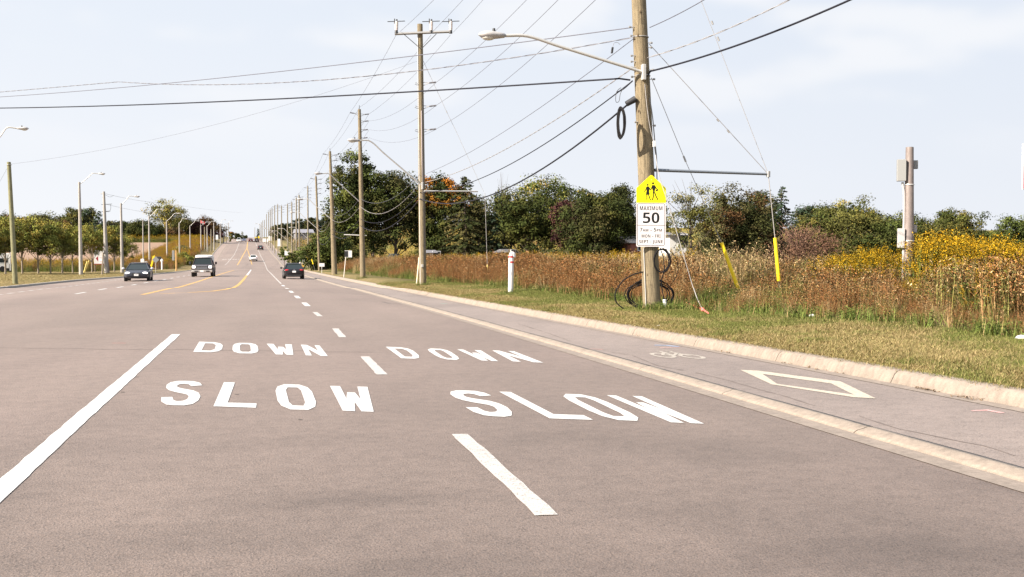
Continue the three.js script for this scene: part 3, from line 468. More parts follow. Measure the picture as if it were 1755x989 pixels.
wire('black cable looped under the near pole\'s telephone cable', [[A1(1084, 138), A1(1073, 148), 0], [A1(1073, 148), A1(1056, 158), 0.02]], 0.02, mWireDark);
// wires over the road to a pole left of the picture
const bX = spot(-250, 60), pX = poleAt(bX, at(-255, 150, 60), 0.17, 0.12, 'wooden utility pole beyond the left edge holding the wires that cross the road', mWoodGreen, 'wooden utility poles on the left verge');
const AX = (y) => at(-255, y, 60);
wire('upper thin wire crossing above the road to the left edge', [[A1(1083, 47), AX(176), 0.45]], 0.0135, mWire);
wire('lower thin wire crossing above the road, twisted with spacer marks', [[A1(1085, 64), at(205, 140, 45), 0.55], [at(205, 140, 45), AX(178), 0.02]], 0.008, mWire, 'overhead wires', true);
wire('thick dark cable crossing above the road to the left edge', [[A1(1080, 137), A1(1061, 134.5), 0], [A1(1061, 134.5), AX(183), 0.35]], 0.024, mWireDark);
const bL = hit(28, 486), ZL = depthOf(bL);
const pL = poleAt(bL, at(16.5, 276, ZL), 0.165, 0.12, 'leaning greenish wooden pole on the left verge in front of young trees', mWoodGreen, 'wooden utility poles on the left verge');
part('guy_clamp', [new THREE.TorusGeometry(0.14, 0.02, 6, 16).rotateX(Math.PI / 2).translate(...rel(pL, at(17, 282, ZL)).toArray())], mSteel, pL);
wire('very thin span wire from the second pole across to the leaning pole on the left', [[at(717, 104, Z2), at(18, 281, ZL), 0.75]], 0.007, mWire);
wire('short thin guy wire falling left from the leaning pole on the left', [[at(16.5, 283, ZL), at(-60, 420, ZL), 0]], 0.008, mWire);
// to the right of the near pole
wire('thin wire leaving the near pole upward to the right, leftmost of three', [[A1(1113, 47), A1(1300, -62, Z1 - 4), 0.1]], 0.012, mWire);
wire('pale twisted service wire leaving the near pole upward to the right', [[A1(1100, 103), A1(1112, 98), 0], [A1(1112, 98), A1(1560, -120, Z1 - 8), 0.25]], 0.008, mWireLight, 'overhead wires', true);
wire('thick dark cable leaving the near pole upward to the right', [[A1(1103, 136), A1(1114, 122), 0.03], [A1(1114, 122), A1(1660, -100, Z1 - 8), 0.25]], 0.024, mWireDark);
// guy wires with steel strut and yellow guards
const E1 = at(1316, 298, Z1 + 1.0);
{
  const o = thing('brace_strut', 'long thin steel strut standing out from the near pole to hold a guy wire', 'strut', P1(291, 0.22));
  part('strut_pipe', [rod(V(0, 0, 0), rel(o, E1), 0.045, 0.035, 10)], M(0.2, 0.22, 0.25, 0.5, { metalness: 0.3 }), o);
  part('strut_clamp', [new THREE.CylinderGeometry(0.055, 0.055, 0.16, 10).translate(...rel(o, E1).toArray()), box(0.12, 0.05, 0.05, ...rel(o, at(1306, 297.6, Z1 + 0.95)).toArray())], mSteel, o);
}
function guy(label, pts, r, clamps = []) {
  const o = thing('guy_wire', label, 'guy wire', pts[0], 'guy wires at the near pole'); const geos = [];
  for (let i = 0; i + 1 < pts.length; i++) geos.push(rod(rel(o, pts[i]), rel(o, pts[i + 1]), r, r, 6)); part('strand', geos, mWireLight, o);
  if (clamps.length) part('clamp', clamps.map(([a, b]) => rod(rel(o, a), rel(o, b), 0.026, 0.026, 8)), mSteel, o); return o;
}
const guardTop1 = at(1236, 415, Z1 + 1.15), guardBot1 = at(1262, 487, Z1 + 1.15), guardTop2 = at(1327.5, 407, Z1 + 1.1), guardBot2 = at(1333.5, 473, Z1 + 1.1);
guy('steep guy wire from the top of the near pole to the strut\'s end', [P1(-290, 0.1), E1], 0.007, [[at(1219, 36, Z1 + 0.55), at(1221.5, 42, Z1 + 0.55)], [at(1229, 63, Z1 + 0.6), at(1232, 70, Z1 + 0.6)]]);
guy('slanting guy wire from the near pole beside the lamp arm to the strut\'s end', [P1(75, 0.22), E1], 0.0085, [[at(1228, 203.5, Z1 + 0.6), at(1232, 207.5, Z1 + 0.6)], [at(1246, 222.5, Z1 + 0.7), at(1250, 227, Z1 + 0.7)]]);
guy('guy wire running down from the strut\'s end into the upright yellow guard', [E1, guardTop2], 0.011);
guy('guy wire from the near pole running down into the leaning yellow guard', [P1(133, 0.24), at(1172, 270, Z1 + 0.5), guardTop1], 0.0085, [[at(1171, 267, Z1 + 0.5), at(1175, 277, Z1 + 0.5)]]);
{
  const e = hit(1204, 536); const q = [P1(250, 0.24), at(1129, 300, Z1 - 0.3), at(1145, 349, Z1 - 0.4), at(1172, 440, Z1 - 0.5), at(1190, 500, Z1 - 0.55), e.clone().add(V(0, 0.05, 0))];
  const o = thing('loose_strand', 'slack pale strand hanging from the near pole to a pink ribbon on the grass', 'strand', q[0]); part('strand', [tube(q.map((p) => rel(o, p)), 0.011, 40)], mWireLight, o);
  const b = thing('ribbon', 'pink marking ribbon tied at the foot of the slack strand', 'ribbon', e);
  part('knot', [new THREE.IcosahedronGeometry(0.045, 1).scale(1, 1.2, 1).translate(0, 0.06, 0)], mPink, b);
  for (const [x, y, dz] of [[1175, 523, -0.02], [1214, 542.5, 0]]) { const t = rel(b, hit(x, y)).add(V(0, 0.05, 0)), n = V(0, 0.035, 0); const g = new THREE.BufferGeometry().setFromPoints([V(0, 0.05, 0), V(0, 0.09, 0), t.clone().add(n), V(0, 0.05, 0), t.clone().add(n), t]); g.computeVertexNormals(); part('tail', g, mPink, b); }
}
function guard(label, a, b, r = 0.055) { const o = thing('guy_guard', label, 'guy guard', b, 'yellow guy guards'); part('guard_sleeve', [rod(V(0, 0, 0), rel(o, a), r, r * 0.92, 12)], mGuard, o); const dn = b.clone().sub(a).normalize(), gap = (b.y - H(b.x, -b.z) + 0.1) / Math.max(0.2, -dn.y); if (gap > 0.15) part('anchor_rod', [rod(V(0, 0, 0), dn.multiplyScalar(gap), 0.012, 0.012, 6)], mSteel, o); return o; }
guard('leaning bright yellow guy guard in the weeds right of the speed sign', guardTop1, guardBot1.clone().add(guardBot1.clone().sub(guardTop1).multiplyScalar(0.14)));
guard('nearly upright bright yellow guy guard in the weeds below the strut\'s end', guardTop2, guardBot2.clone().add(guardBot2.clone().sub(guardTop2).multiplyScalar(0.12)), 0.052);
guy('segmented guy wire from the second pole down to its strut\'s end', [at(725.6, 104, Z2), at(766, 192, Z2 + 0.5), at(783, 227, Z2 + 0.7), at(829, 328, Z2 + 1)], 0.010, [[at(765, 190, Z2 + 0.5), at(766.5, 193, Z2 + 0.5)]]);
{ const a = at(831, 330, Z2 + 1), b = at(835.5, 462, Z2 + 1); guy('guy wire dropping from the second pole\'s strut into the far weeds', [a, b], 0.012); guard('pale stub of a guy guard in the weeds left of the white vent pipe', b.clone().add(V(0, 0.3, 0)), b.clone().add(V(0.02, -0.6, 0)), 0.05).children[0].material = mGuardPale; }

// ───────────────────────────── school speed sign on the near pole
function canvasTex(w, h, draw) { const c = document.createElement('canvas'); c.width = w; c.height = h; const x = c.getContext('2d'); draw(x, w, h); const t = new THREE.CanvasTexture(c); t.colorSpace = THREE.SRGBColorSpace; t.anisotropy = 8; return t; }
{
  const ZS = Z1 - 0.29, c = at(1115.3, 361, ZS), o = thing('speed_sign', 'yellow school crossing panel above a white maximum 50 board on the near pole', 'sign', at(1115.3, 422, ZS));
  const m = ZS / FOCAL, W = 51 * m, W2 = 51 * m, hW = 74.5 * m, yMid = hW, hY = 47.5 * m, shoulder = 24 * m;
  const tw = canvasTex(512, 750, (x, w, h) => {
    x.fillStyle = '#dcd6d6'; x.fillRect(0, 0, w, h); x.strokeStyle = '#151515'; x.lineWidth = 9; const rr = (a, b, c2, d, r) => { x.beginPath(); x.moveTo(a + r, b); x.arcTo(a + c2, b, a + c2, b + d, r); x.arcTo(a + c2, b + d, a, b + d, r); x.arcTo(a, b + d, a, b, r); x.arcTo(a, b, a + c2, b, r); x.closePath(); x.stroke(); };
    rr(18, 14, w - 36, h - 34, 26); x.beginPath(); x.moveTo(18, 382); x.lineTo(w - 18, 382); x.stroke();
    x.fillStyle = '#141414'; x.textAlign = 'center'; x.textBaseline = 'alphabetic';
    const fit = (s, y, size, width, wt = 'bold') => { x.save(); x.font = `${wt} ${size}px sans-serif`; const k = width / x.measureText(s).width; x.translate(w / 2, y); x.scale(k, 1); x.fillText(s, 0, 0); x.restore(); };
    fit('MAXIMUM', 126, 100, 410); fit('50', 345, 255, 310); 
    x.save(); x.textAlign = 'left'; const seq = [['7', 92], ['AM', 66], [' – ', 80], ['5', 92], ['PM', 66]]; let tot = 0; for (const [s, z] of seq) { x.font = `bold ${z}px sans-serif`; tot += x.measureText(s).width; } x.translate(w / 2, 492); x.scale(395 / tot, 1); let u = -tot / 2; for (const [s, z] of seq) { x.font = `bold ${z}px sans-serif`; x.fillText(s, u, 0); u += x.measureText(s).width; } x.restore();
    fit('MON – FRI', 596, 78, 340); fit('SEPT – JUNE', 692, 78, 420);
    x.fillStyle = '#7d7a7a'; for (const y of [30, 730]) { x.beginPath(); x.arc(w / 2, y, 5, 0, 7); x.fill(); }
  });
  const ty = canvasTex(512, 480, (x, w, h) => {
    const k = w / 315, X = (a) => a * k, Y = (b) => b * k;
    x.fillStyle = '#f0e400'; x.fillRect(0, 0, w, h); x.strokeStyle = '#6b6a10'; x.lineWidth = 7; x.lineJoin = 'round';
    x.beginPath(); x.moveTo(X(157), Y(14)); x.lineTo(X(300), Y(140)); x.lineTo(X(300), Y(268)); x.quadraticCurveTo(X(300), Y(283), X(285), Y(283)); x.lineTo(X(30), Y(283)); x.quadraticCurveTo(X(15), Y(283), X(15), Y(268)); x.lineTo(X(15), Y(140)); x.closePath(); x.stroke();
    x.fillStyle = x.strokeStyle = '#11110a'; x.lineCap = 'round';
    const limb = (lw, ...p) => { x.lineWidth = lw * k; x.beginPath(); x.moveTo(X(p[0]), Y(p[1])); for (let i = 2; i < p.length; i += 2) x.lineTo(X(p[i]), Y(p[i + 1])); x.stroke(); };
    const blob = (...p) => { x.beginPath(); x.moveTo(X(p[0]), Y(p[1])); for (let i = 2; i < p.length; i += 2) x.lineTo(X(p[i]), Y(p[i + 1])); x.closePath(); x.fill(); };
    const head = (a, b, r) => { x.beginPath(); x.arc(X(a), Y(b), r * k, 0, 7); x.fill(); };
    head(120, 105, 10); blob(108, 122, 130, 120, 142, 140, 136, 172, 142, 208, 100, 210, 108, 170, 106, 142); limb(9, 110, 128, 98, 160, 82, 176); limb(9, 134, 132, 150, 158, 158, 150); limb(10, 112, 205, 112, 262); limb(10, 128, 205, 148, 262, 152, 262);
    head(177, 88, 12); blob(166, 108, 190, 106, 210, 130, 200, 152, 194, 178, 202, 192, 172, 194, 178, 170, 164, 138); limb(9, 170, 112, 158, 148); limb(9, 194, 112, 212, 142, 222, 150); blob(206, 158, 232, 150, 234, 164, 208, 176); limb(12, 180, 190, 182, 224, 172, 264); limb(12, 196, 190, 208, 222, 230, 262);
    x.fillStyle = '#a6a08a'; head(159, 50, 5);
  });
  const plate = (shape, t, w, h, name, yb, edge) => {
    const g = new THREE.ExtrudeGeometry(shape, { depth: 0.004, bevelEnabled: false }); part(name, [g.translate(0, yb, -0.006)], edge, o);
    const f = new THREE.ShapeGeometry(shape, 10), p = f.attributes.position; for (let i = 0; i < p.count; i++) f.attributes.uv.setXY(i, p.getX(i) / w + 0.5, p.getY(i) / h); f.translate(0, yb, 0.001);
    const mm = new THREE.Mesh(f, M(1, 1, 1, 0.35, { map: t })); mm.name = 'sign_face'; o.children[o.children.length - 1].add(mm);
  };
  const rrect = (w, h, r) => { const s = new THREE.Shape(), a = -w / 2; s.moveTo(a + r, 0); s.lineTo(a + w - r, 0); s.absarc(a + w - r, r, r, -Math.PI / 2, 0); s.lineTo(a + w, h - r); s.absarc(a + w - r, h - r, r, 0, Math.PI / 2); s.lineTo(a + r, h); s.absarc(a + r, h - r, r, Math.PI / 2, Math.PI); s.lineTo(a, r); s.absarc(a + r, r, r, Math.PI, 1.5 * Math.PI); return s; };
  plate(rrect(W2, hW, 0.035), tw, W2, hW, 'white_board', 0, mAlu);
  const ys = new THREE.Shape(); ys.moveTo(-W / 2, 0); ys.lineTo(W / 2, 0); ys.lineTo(W / 2, hY - shoulder + 0.01); ys.quadraticCurveTo(W / 2, hY - shoulder + 0.03, W / 2 - 0.02, hY - shoulder + 0.045); ys.lineTo(0.03, hY - 0.012); ys.quadraticCurveTo(0, hY + 0.004, -0.03, hY - 0.012); ys.lineTo(-W / 2 + 0.02, hY - shoulder + 0.045); ys.quadraticCurveTo(-W / 2, hY - shoulder + 0.03, -W / 2, hY - shoulder + 0.01);
  plate(ys, ty, W, hY, 'yellow_panel', hW + 0.004, mAlu);
  o.rotation.y = -0.16;
}
// cables on the near pole
function coil(name, label, c, r, tilt, n, seed, thick, spread) {
  const rr = rng(seed), o = thing(name, label, 'cable coil', c), geos = [];
  for (let i = 0; i < n; i++) { const pts = [], a = r * (1 + (rr() - 0.5) * spread), b = tilt[1] * (1 + (rr() - 0.5) * spread), ox = (rr() - 0.5) * thick * 3, oz = (rr() - 0.5) * thick * 5; for (let k = 0; k < 26; k++) { const t = k / 26 * 6.283; pts.push(V(Math.cos(t) * a + ox + (rr() - 0.5) * 0.008, Math.sin(t) * b + (rr() - 0.5) * 0.008, oz + Math.cos(t) * tilt[0])); } geos.push(tube(pts, thick, 60, 6, true)); }
  part('cable_loops', geos, mRubber, o); return o;
}
const mpx = Z1 / FOCAL;
coil('cable_coil', 'black cable coil hanging on the near pole just under the sign', at(1134, 446, Z1 - 0.22), 13 * mpx, [0.05, 20 * mpx], 6, 11, 0.0135, 0.13);
coil('cable_coil', 'narrow black cable coil hanging from the telephone cable left of the near pole', at(1065, 210, Z1 - 0.5), 3.8 * mpx, [0.1, 25 * mpx], 7, 12, 0.016, 0.22);
coil('cable_coil', 'large loose loops of black cable lying round the foot of the near pole', at(1113, 506, Z1 + 0.1), 33 * mpx, [0.2, 25 * mpx], 7, 13, 0.0125, 0.4);
{ const o = thing('loose_cable', 'single wide black cable arc left of the near pole\'s foot', 'cable', hit(1073, 531)); part('cable', [tube([[1103, 465], [1085, 470], [1066, 482], [1054, 505], [1056, 519], [1073, 533]].map(([x, y]) => rel(o, at(x, y, Z1 - 0.1))), 0.018, 40)], mRubber, o); }
{ const o = thing('loose_cable', 'thin black cable arc right of the near pole between its two coils', 'cable', at(1145, 495, Z1 + 0.1)); part('cable', [tube([[1135, 424], [1150, 431], [1160, 447], [1160, 468], [1152, 483], [1143, 495]].map(([x, y]) => rel(o, at(x, y, Z1 + 0.1))), 0.008, 40)], mRubber, o); }
{ const o = thing('loose_cable', 'black cable running down from the hanging coil to the capped end at the pole\'s foot', 'cable', hit(1139, 530)); part('cable', [tube([[1131, 424], [1136, 440], [1138, 462], [1133, 480], [1135, 500], [1138, 516]].map(([x, y]) => rel(o, at(x, y, Z1 - 0.2))), 0.014, 40)], mRubber, o); part('end_cap', [rod(rel(o, at(1138.5, 514, Z1 - 0.2)), rel(o, at(1140, 529, Z1 - 0.2)), 0.05, 0.05, 12)], mWhite, o); }
{ const o = thing('cable_loop', 'small thin wire loop hanging from the cable beside the near pole', 'wire', at(1060, 150, Z1 - 0.3)); part('wire_loop', [tube([[1068, 151], [1063, 160], [1060, 174], [1056, 175], [1055, 165], [1058, 155], [1064, 150]].map(([x, y]) => rel(o, at(x, y, Z1 - 0.3))), 0.008, 30)], mDark, o); }
{ const o = thing('line_clamp', 'small black clamp hanging on the thin wire left of the near pole', 'clamp', at(1049, 86, Z1 + 0.6)); part('clamp_body', [box(0.05, 0.17, 0.06, 0, 0, 0, 0.01)], mDark, o); part('tail_wire', [tube([V(0, 0.08, 0), V(0.02, 0.2, 0), V(0.12, 0.24, 0), V(0.2, 0.2, 0)], 0.006, 16)], mWireGrey, o); o.rotation.z = -0.15; }

// ───────────────────────────── white vent pipe, steel post, other things on the right verge
{
  const b = hit(875, 503), Z = depthOf(b), m = Z / FOCAL, r = 4.4 * m, h = 66 * m, o = thing('vent_pipe', 'white gooseneck vent pipe with red bands on the right grass verge', 'vent pipe', b);
  part('pipe', [rod(V(0, -0.1, 0), V(0.03, h, 0), r, r, 18)], M(0.72, 0.68, 0.67, 0.5), o);
  const arc = []; for (let k = 0; k <= 10; k++) { const a = Math.PI - k / 10 * Math.PI; arc.push(V(0.03 + r * 0.42 + Math.cos(a) * r * 0.42, h + Math.sin(a) * r * 0.6, 0)); } arc.unshift(V(0.03, h - 0.02, 0)); arc.push(V(0.03 + r * 0.84, h - 0.07, 0));
  part('gooseneck', [tube(arc, r * 0.9, 30, 16)], M(0.72, 0.68, 0.67, 0.5), o);
  for (const y of [h - 0.06, h - 0.27]) part('red_band', [new THREE.CylinderGeometry(r * 1.04, r * 1.04, 0.07, 18).translate(0.03, y, 0)], mRed, o);
}
{
  const b = at(1555, 512, 30.5); b.y = H(b.x, -b.z); const Z = 30.5, m = Z / FOCAL, top = at(1558, 252, Z), o = thing('steel_post', 'thick galvanised steel post with grey meter boxes standing in the goldenrod', 'post', b), q = rel(o, top), s = (y) => V(0, 0, 0).lerp(q, (at(1557, y, Z).y - b.y) / q.y);
  part('post', [rod(V(0, -0.2, 0), q, 10 * m, 6.4 * m, 20)], mGalv, o);
  part('post_band', [316, 412, 470].map((y) => { const p = s(y); return new THREE.CylinderGeometry(9.6 * m * (1 - (480 - y) / 1100), 9.9 * m * (1 - (480 - y) / 1100), 0.025, 20).translate(p.x, p.y, p.z); }), mAlu, o);
  part('conduit', [tube([s(312), s(317), s(327), s(345), s(500)].map((p, i) => p.addScaledVector(R, (i === 0 ? -12 : i === 1 ? -11.5 : i === 2 ? -9.5 : -8.9 - (i - 3)) * m).addScaledVector(F, -0.02)), 0.035, 40, 8)], mBoxLight, o);
  const bx = (name, x0, y0, x1, y1, d, mat, dz = 0) => part(name, [box((x1 - x0) * m, (y1 - y0) * m, d, 0, 0, 0, 0.012).applyQuaternion(new THREE.Quaternion().setFromAxisAngle(V(0, 1, 0), -0.45)).translate(...rel(o, at((x0 + x1) / 2, (y0 + y1) / 2, Z + dz)).toArray())], mat, o);
  bx('meter_box', 1536.5, 273, 1551, 310, 0.18, mBoxGrey, -0.05); bx('meter_box', 1562, 274.5, 1571.5, 289, 0.14, mBoxGrey, 0.1);
  bx('junction_box', 1537.5, 391, 1549, 424, 0.14, mBoxLight, -0.05); bx('junction_box', 1563, 385, 1570, 398, 0.1, mBoxLight, 0.1);
}
function sticks(name, label, cat, base, top, r, mat, group) { const o = thing(name, label, cat, base, group); part('post', [rod(V(0, -0.15, 0), rel(o, top), r, r, 8)], mat, o); return o; }
{ const b = hit(714, 487), Z = depthOf(b); sticks('guy_guard', 'faded pale yellow guy guard leaning against the second utility pole', 'guy guard', b, at(719, 440, Z), 0.045, M(0.72, 0.6, 0.42, 0.6), 'yellow guy guards'); }
{ const b = hit(589.5, 474.5), Z = depthOf(b), o = sticks('road_sign', 'small white sign with a black panel on a leaning post before the big trees', 'sign', b, at(594, 430, Z), 0.035, M(0.62, 0.56, 0.5, 0.7)), c = rel(o, at(594.5, 434.5, Z - 0.1)); part('sign_board', [box(0.62, 0.6, 0.02, c.x + 0.15, c.y, c.z)], mWhite, o); part('black_panel', [box(0.3, 0.52, 0.012, c.x - 0.03, c.y, c.z + 0.018)], mDark, o); }
{ const b = spot(516, 165), Z = 165, o = sticks('bus_stop_sign', 'white bus stop board on an orange yellow post beside the black sedan', 'sign', b, at(519.5, 449, Z), 0.05, mGuardPale), c = rel(o, at(519, 446.5, Z)); part('sign_board', [box(0.62, 0.85, 0.03, c.x, c.y, c.z)], mWhite, o); part('waste_bin', [box(0.42, 0.95, 0.35, c.x + 0.05, 0.55, c.z + 0.1, 0.04)], M(0.62, 0.36, 0.05, 0.6), o); part('orange_base', [box(0.5, 0.12, 0.4, c.x + 0.1, 0.06, c.z + 0.1)], M(0.7, 0.13, 0.02, 0.6), o); }
{ const b = spot(552, 122), o = sticks('lawn_sign', 'small white sign low in the weeds behind the fifth utility pole', 'sign', b, b.clone().add(V(0, 1.0, 0)), 0.02, mWhite); part('sign_board', [box(0.62, 0.4, 0.02, 0, 0.95, 0)], mWhite, o); }
for (const [x, y, z, lab] of [[536, 447, 140, 'slanting yellow guy guard under the green tree beside the sixth pole'], [527.5, 443, 165, 'small yellow guy guard half hidden behind the sixth pole']]) { const a = at(x - 1.2, y - 3.5, z), b = at(x + 1.4, y + 5, z); guard(lab, a, b, 0.07); }
{ const b = spot(553.5, 150), o = sticks('marker_post', 'white marker post before the green bushes right of the fifth pole', 'post', b, at(553.5, 434, 150), 0.09, mWhite); part('cap', [new THREE.SphereGeometry(0.1, 8, 6).translate(0, rel(o, at(553.5, 434, 150)).y, 0)], mWhite, o); }
for (const [x, y, w, h, z, mat, lab] of [[479, 415, 0.7, 1.9, 262, mWhite, 'tall narrow white sign pair on the right verge half way up the hill'], [492.5, 433, 0.9, 0.9, 200, mWhite, 'small white sign among saplings on the right verge'], [456.5, 411, 2.4, 1.3, 400, mWhite, 'larger white sign near the hill top on the right verge'], [463.5, 408, 1, 1.6, 372, mWhite, 'small white sign between poles near the hill top'], [439.2, 407, 0.8, 0.8, 500, mGuard, 'left of two orange yellow warning signs at the hill top'], [444.6, 406, 0.9, 0.9, 500, mGuard, 'right of two orange yellow warning signs at the hill top'], [373, 406, 0.75, 1.5, 330, mWhite, 'tall white sign on the left verge half way up the hill']]) {
  const b = spot(x, z), c = at(x, y, z), o = thing('road_sign', lab, 'sign', b); const hy = Math.max(c.y - b.y, h / 2 + 0.3); part('post', [rod(V(0, -0.1, 0.03), V(0, hy, 0.03), 0.06, 0.06, 6)], mSteel, o); const g = box(w, h, 0.05); if (mat === mGuard) g.rotateZ(Math.PI / 4); part('sign_board', [g.translate(0, hy, 0.1)], mat, o);
}
{ // sign cut by the right edge of the picture
  const Z = 12.8, tl = at(1750.5, 240, Z), b = spot(1800, Z), o = thing('road_sign', 'red sign with white border cut off by the right edge of the photograph', 'sign', b), c = rel(o, at(1750.5, 285, Z)), w = 0.75, h = 78 * Z / FOCAL;
  part('post', [rod(V(c.x + w / 2, -0.3, c.z - 0.05), V(c.x + w / 2, c.y + h / 2 + 0.1, c.z - 0.05), 0.03, 0.03, 10)], mSteel, o);
  part('sign_board', [new RoundedBoxGeometry(w, h, 0.02, 3, 0.008).translate(c.x + w / 2, c.y, c.z)], M(0.74, 0.72, 0.72, 0.5), o); part('red_panel', [new RoundedBoxGeometry(w - 0.024, h - 0.024, 0.01, 3, 0.004).translate(c.x + w / 2, c.y, c.z + 0.012)], M(0.32, 0.012, 0.03, 0.5), o);
}
// litter and dead leaves along the kerb
{
  const lump = (label, x, y, s, mat) => { const b = hit(x, y), g = new THREE.IcosahedronGeometry(s, 2), p = g.attributes.position; for (let i = 0; i < p.count; i++) { const k = 0.65 + 0.7 * vnoise(p.getX(i) * 22 + 9, p.getY(i) * 22 + p.getZ(i) * 15); p.setXYZ(i, p.getX(i) * k * 1.3, p.getY(i) * k * 0.6, p.getZ(i) * k); } g.computeVertexNormals(); const m = part('litter', g, mat, scene); m.position.copy(b).add(V(0, s * 0.3, 0)); tag(m, label, 'litter'); };
  lump('crumpled white plastic bag on the grass at the right edge', 1750, 583, 0.085, mWhite); lump('small white crumpled litter at the edge of the weeds right of the pole', 1391, 543, 0.055, mWhite); lump('tiny white scrap on the grass by the kerb below the near pole', 1128, 560, 0.03, mWhite);
  const r = rng(77), geos = [];
  for (const [x, y, n, sp] of [[672, 497, 12, 0.4], [700, 502, 20, 0.5], [760, 508, 14, 0.4], [770, 514, 16, 0.4], [1020, 562, 14, 0.25], [1098, 577, 16, 0.2], [1150, 586, 14, 0.25], [1210, 593, 40, 0.3], [1245, 605, 26, 0.2], [1350, 625, 14, 0.15], [1395, 633, 14, 0.15], [1440, 639, 60, 0.22], [1545, 651, 26, 0.18], [1590, 669, 60, 0.2], [1656, 684, 40, 0.16]]) {
    const c = hit(x, y, bikeH);
    for (let i = 0; i < n; i++) { const d = Math.max(inR(-c.z) + 0.45, c.x + (r() - 0.5) * sp), t = -c.z + (r() - 0.5) * sp * 2.6, g = new THREE.PlaneGeometry(0.008 + r() * 0.012, 0.02 + r() * 0.045); g.rotateX(-Math.PI / 2 + (r() - 0.5) * 1.1).rotateY(r() * 6.28).translate(d, bikeH(d, t) + 0.012 + r() * 0.014, -t); geos.push(g); }
  }
  const m = part('dead_leaves', geos, M(0.17, 0.11, 0.06, 0.9, DS), scene); tag(m, 'small heaps of dead leaves and grass clippings in the gutter of the bike lane', 'leaves', null, 'stuff');
}

// ───────────────────────────── left verge: street lamps, signs, guards
function lamp(px, base, topY, depth, label, armTo, depthMade) {
  const b = base ? hit(px, base) : spot(px, depth), Z = depthOf(b), s = FOCAL / Z, o = thing('street_lamp', label, 'street lamp', b, 'concrete street lamps along the left verge');
  const ty = rel(o, at(px - 1, topY, Z)).y, r = clamp(4 / s, 0.1, 0.2);
  part('pole', [rod(V(0, -0.2, 0), V(-0.06, ty, 0), r, r * 0.55, 12)], mLampPole, o);
  if (armTo) { const [ax, ay] = armTo, e = rel(o, at(ax, ay, Z)); lampArm(o, V(-0.05, ty - 0.25, 0), V(Math.max(1.2, e.x - 0.5), Math.max(e.y, ty + 0.2), e.z * 0.2), 0.95); }
  return o;
}
lamp(-22, 489, 262, 60, 'street lamp mostly beyond the left edge, its head entering the picture', [44, 219]);
lamp(140, 470, 312, 0, 'street lamp behind the young trees, right of the leaning wooden pole', [178, 297]);
lamp(210.5, 466, 348, 0, 'street lamp just left of the dark oncoming sedan', [238, 336]);
lamp(257.5, 0, 369.5, 185, 'street lamp rising behind the dark oncoming sedan', [281, 358]);
lamp(287.5, 0, 377, 222, 'street lamp in front of the large yellowing tree', [309, 365]);
lamp(309, 0, 381, 230, 'street lamp right of the large yellowing tree', [320, 374.5]);
lamp(327.3, 0, 386, 270, 'street lamp on the hill left of the pickup', [342, 378]);
lamp(345.8, 0, 385, 292, 'street lamp directly above the pickup', [361, 380]);
lamp(356.5, 0, 386, 305, 'street lamp on the hill in front of the purple tree', [369, 379]);
lamp(368, 0, 381, 318, 'street lamp at the right side of the purple tree', null);
lamp(379, 0, 383, 372, 'distant street lamp up the hill, first beyond the purple tree', [387, 376]);
lamp(384, 0, 390, 398, 'distant street lamp up the hill, second beyond the purple tree', [391, 383]);
lamp(393, 0, 381, 425, 'distant street lamp up the hill, third beyond the purple tree', [398, 378]);
for (const [x, t, z, lab] of [[352, 388, 300, 'thin wooden pole between two lamps above the pickup'], [363, 392, 312, 'wooden pole low in front of the purple tree'], [389, 386, 410, 'wooden pole high on the left of the hill'], [182, 0, 112, '']]) if (lab) { const b = spot(x, z); poleAt(b, at(x - 0.5, t, depthOf(b)), 0.19, 0.13, lab, mWoodFar, 'wooden utility poles on the left verge'); }
{ // plain column without an arm in the field's edge
  const b = spot(246.5, 165), o = thing('light_column', 'bare thin column with a small top light standing before the ploughed field', 'light column', b), y = rel(o, at(246, 378, depthOf(b))).y; part('column', [rod(V(0, -0.2, 0), V(0, y, 0), 0.11, 0.07, 10)], mLampPole, o); part('top_light', [new THREE.SphereGeometry(0.18, 10, 8).scale(1, 0.7, 1).translate(0, y + 0.14, 0)], mSteel, o);
}
{ // concrete pole with a small crossarm, wires and grey steel sleeve
  const b = hit(184, 467), Z = depthOf(b), p = poleAt(b, at(179, 327, Z), 0.26, 0.13, 'grey concrete utility pole with a short crossarm beside the white property sign', M(0.4, 0.37, 0.34, 0.9, { map: concMap }), 'wooden utility poles on the left verge'); delete p.userData.group;
  const L = (x, y) => rel(p, at(x, y, Z)); part('crossarm', [rod(L(173.5, 331.5), L(181, 331), 0.05, 0.05, 6)], mSteel, p); part('brace_bar', [rod(L(182, 421), L(187, 467), 0.13, 0.15, 8)], mGalv, p);
  part('line_hardware', [rod(L(175, 350), L(193, 349), 0.03, 0.03, 6), rod(L(176, 362), L(190, 361), 0.03, 0.03, 6), tube([L(190, 349), L(191, 356), L(188, 362), L(183, 362)], 0.02, 16), tube([L(181, 333), L(190, 337), L(196, 334)], 0.015, 12)], mDark, p);
  wire('faint thin wire running from the concrete pole\'s crossarm toward the hill', [[at(180, 331, Z), at(278, 347, 170), 0.2], [at(278, 347, 170), at(418, 364, 460), 0.3]], 0.014, mWireGrey); wire('faint lower wire running from the concrete pole toward the hill', [[at(181, 349, Z), at(300, 366, 230), 0.4]], 0.014, mWireGrey);
}
for (const [x0, y0, x1, y1, lab] of [[145, 466, 150.5, 447, 'left of two pale yellow guy guards by the concrete pole'], [146.5, 466, 153.5, 446, 'right of two pale yellow guy guards by the concrete pole']]) { const b = hit(x0, y0), Z = depthOf(b); const g = guard(lab, at(x1, y1, Z), b, 0.06); g.children[0].material = mGuardPale; }
